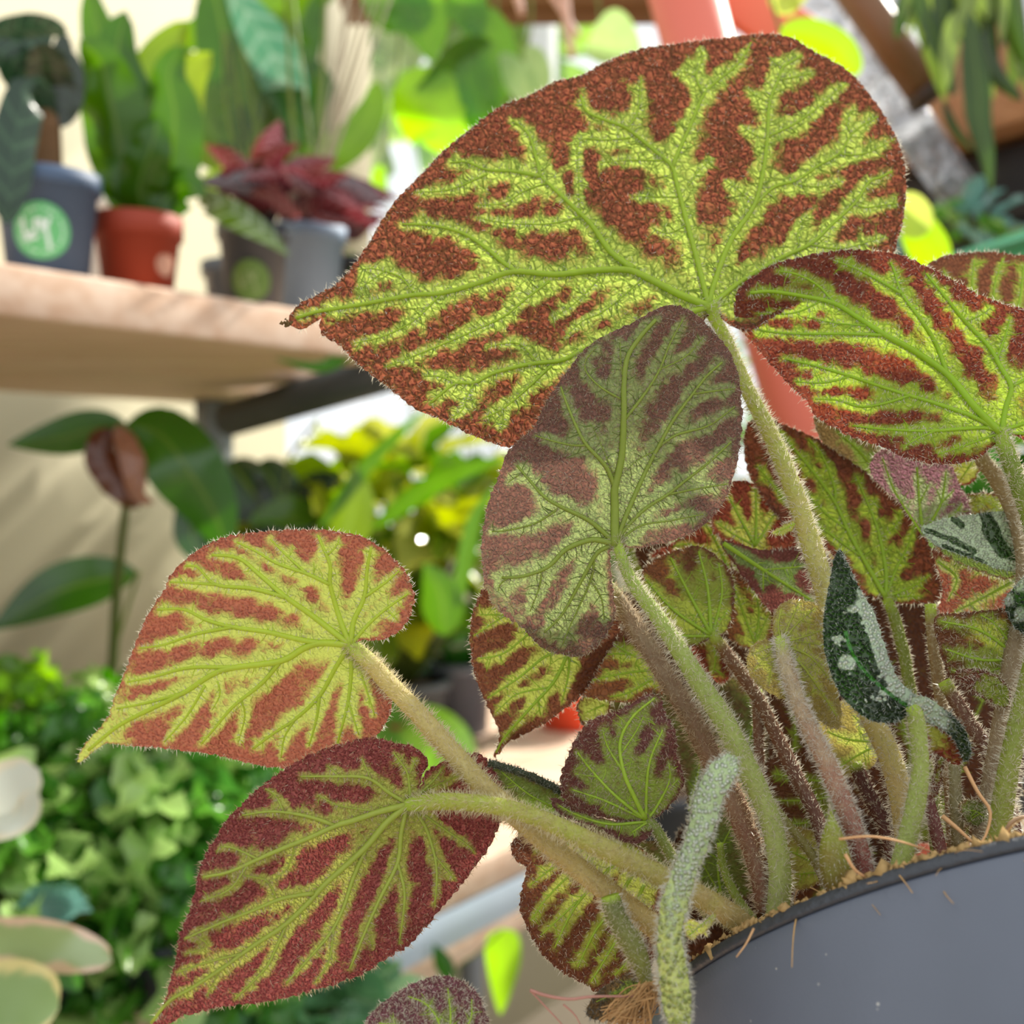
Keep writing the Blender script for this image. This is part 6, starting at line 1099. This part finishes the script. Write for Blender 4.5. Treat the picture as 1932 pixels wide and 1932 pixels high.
# yellow-green foliage in the middle
b = onrack(760, .42, LOH); YG = [bmat('a3ac34', .6), bmat('83a030', .55), bmat('bcc060', .6), bmat('5f8c2a', .5)]
e15 = bush('yellow_foliage_plant', 'large plant of blurred yellow-green leaves between the left leaf and the centre leaf', b, b + [0, 0, .25], (.21, .16, .20), 210, YG, .085, .052, .07, .10, '5a6066', .4, 0, None, 41)
for pts, w, k, tw in (([(600, 1000, 1.35), (690, 880, 1.35), (750, 820, 1.35), (815, 760, 1.33)], 30, 3, .2), ([(700, 1000, 1.35), (790, 930, 1.33), (880, 885, 1.3), (975, 860, 1.28)], 40, 3, .2), ([(640, 1060, 1.35), (670, 960, 1.35), (672, 900, 1.35), (668, 870, 1.35)], 80, 1, .1), ([(860, 1150, 1.3), (880, 1050, 1.3), (900, 970, 1.3), (950, 900, 1.3)], 34, 3, .1), ([(840, 1200, 1.3), (830, 1120, 1.3), (800, 1060, 1.3)], 80, 3, .2)):
    q = bleaf(e15, pts, w, YG[k], 'lance', tw)
# glossy dark plant in grey pot, orange pot, bright leaf
b = onrack(868, .40, LOH); d16 = dof(b); p16 = empty('glossy_leaf_plant', b, 'glossy dark green plant in a grey pot behind the stem of the left leaf', 'potted plant'); bpot(p16, b, .052, .115, plain('slate_grey_plastic', '6c6f7c', .45, .5, .06, 20), .85)
G16 = [bmat('2a6a18', .4, None, .22), bmat('1e4a12', .3, None, .2), bmat('3f8a28', .45, None, .25)]
for k in range(26): a = R3.uniform(-3.3, .3); L = R3.uniform(80, 175); bleaf(p16, [(865, 1285, d16), (865 + L * .5 * math.cos(a), 1265 + L * .6 * math.sin(a), d16 + R3.uniform(-.04, .04)), (865 + L * math.cos(a), 1265 + L * math.sin(a) * .95, d16 + R3.uniform(-.07, .07))], R3.uniform(38, 62), G16[k % 3], 'oval', R3.uniform(-.4, .4), .25)
b = onrack(765, .30, LOH); d17 = dof(b); p17 = empty('lime_leaf_pot', b, 'rust-coloured pot with a broad lime-green leaf behind the stem of the left leaf', 'potted plant'); bpot(p17, b, .04, .075, plain('rust_plastic', '9a4a30', .5, .4, .06, 20)); G17 = bmat('8fc85c', .6, None, .12)
bleaf(p17, [(700, 1330, d17), (760, 1380, d17 - .05), (830, 1420, d17 - .1), (880, 1470, d17 - .12)], 150, G17, 'oval', .2, .15); bleaf(p17, [(740, 1330, d17), (730, 1380, d17 - .05), (720, 1440, d17 - .1), (700, 1500, d17 - .12)], 120, G17, 'oval', .2, .15)
bstem(p17, [(765, 1450, d17), (750, 1380, d17), (705, 1330, d17)], 12, STEMG)
b = onrack(1075, .28, LOH); d18 = dof(b); p18 = empty('orange_pot_plant', b, 'orange-red plastic pot glimpsed between the pointed leaf and the small middle leaf', 'potted plant'); bpot(p18, b + [0, 0, .0], .06, .10, plain('orange_plastic', 'ee5a3c', .4, .4, .05, 20))
for k in range(8): a = -2.8 + k * .35; bleaf(p18, [(1085, 1290, d18), (1085 + 60 * math.cos(a), 1260 + 60 * math.sin(a), d18), (1085 + 120 * math.cos(a), 1270 + 120 * math.sin(a), d18)], 40, LG[k % 3], 'lance', .2)
# low single leaf below, dark tray
p19 = empty('young_lime_plant', P(945, 2300, 1.1), 'single lime leaf on a thin stem at the bottom, left of the dark striped leaf', 'plant')
bleaf(p19, [(945, 1752, 1.1), (950, 1800, 1.1), (948, 1850, 1.1), (944, 1915, 1.1)], 72, bmat('a2d820', .75, None, .05), 'heart', .1, .1); bstem(p19, [(946, 1756, 1.1), (900, 1800, 1.1), (860, 1840, 1.1), (840, 2000, 1.12)], 5, STEMG)
bleaf(p19, [(850, 1850, 1.1), (835, 1815, 1.1), (818, 1780, 1.1)], 34, bmat('2c5a20', .3), 'lance', .2)
tr_ = empty('dark_tray', rack(.30, .1, -.62), 'dark grey tray with a pale fitting under the lower shelf', 'tray'); rbox('tray_body', .12, .30, .0, .14, -.60, -.565, DSTEEL, tr_, .004); rbox('tray_fitting', .30, .335, .0, .05, -.60, -.555, plain('pale_fitting', 'a9bcc4', .4, .5, .05, 20), tr_, .004)
lb = bpy.data.objects['plant_rack']
pass
vb = [bmat('b9d27a', .65), bmat('d2dc96', .7), bmat('98bc50', .6)]
c = P(840, 230, 4.6); bush('garden_tree', 'pale blurred tree outside the window behind the sunlit climber', [c[0], c[1], -.2], c, (.55, .3, .75), 150, vb, .26, .17, .2, .3, '5a6066', .3, 0, None, 66)
# foliage beyond the glass and behind the right-hand side
for k, (px, py, dd, nl, mats, rad, L, lab) in enumerate(((1090, 600, 6.6, 120, YG, (1.0, .3, 1.0), .22, 'sunlit yellow-green shrub outside the window'), (1560, 760, 8.4, 110, LG2, (.9, .4, .9), .2, 'green shrub outside the window behind the coral post'))):
    c = P(px, py, dd); bush('garden_shrub', lab, [c[0], c[1], -.0], c, rad, nl, mats, L, L * .6, .2, .3, '5a6066', .3, 0, None, 60 + k)
c = P(1815, 440, 1.25); bush('ivy_tuft', 'loose green tuft in front of the black crates', c - np.array([0, 0, .06]), c, (.05, .04, .03), 46, [LG[0], LG[1], BLG], .03, .018, .028, .04, '3c4046', .4, 0, None, 77)
c = P(1850, 960, .75); bush('green_backdrop_plant', 'green plant glimpsed through the gap under the right-hand leaf', [c[0], c[1], c[2] - .20], c, (.06, .05, .08), 60, [LG[0], LG2[1], LG[2]], .06, .04, .05, .07, '3c4046', .4, 0, None, 78)
c = P(1250, 1130, 1.2); bush('backdrop_foliage_plant', 'sunlit yellow-green plant glimpsed beside the stem of the centre leaf', [c[0], c[1], CAM[2] - .4145], c, (.14, .1, .14), 110, YG, .06, .04, .05, .07, '3c4046', .4, 0, None, 79)
bench = empty('potting_bench', [.1, .14, 0], 'wooden potting bench under the tilted begonia pot', 'bench')
zb = float((PC - PN * .15)[2] - .067 * math.sqrt(1 - PN[2] ** 2)) - .001
for k in range(5):
    V, Fs = obox(np.array([.10, -.075 + k * .108, zb - .012]), RT, np.array([0, 1.0, 0]), np.array([0, 0, 1.0]), .36, .052, .012); bevel(mesh('bench_board', V, Fs, PINE, bench, smooth=False), .002)
for x_ in (-.22, .42):
    for y_ in (-.09, .33):
        V, Fs = obox(np.array([x_, y_, (zb - .024) / 2]), RT, np.array([0, 1.0, 0]), np.array([0, 0, 1.0]), .02, .02, (zb - .024) / 2); bevel(mesh('leg', V, Fs, PINE, bench, smooth=False), .002)

for o in bpy.data.objects:
    if '_o' in o: del o['_o']
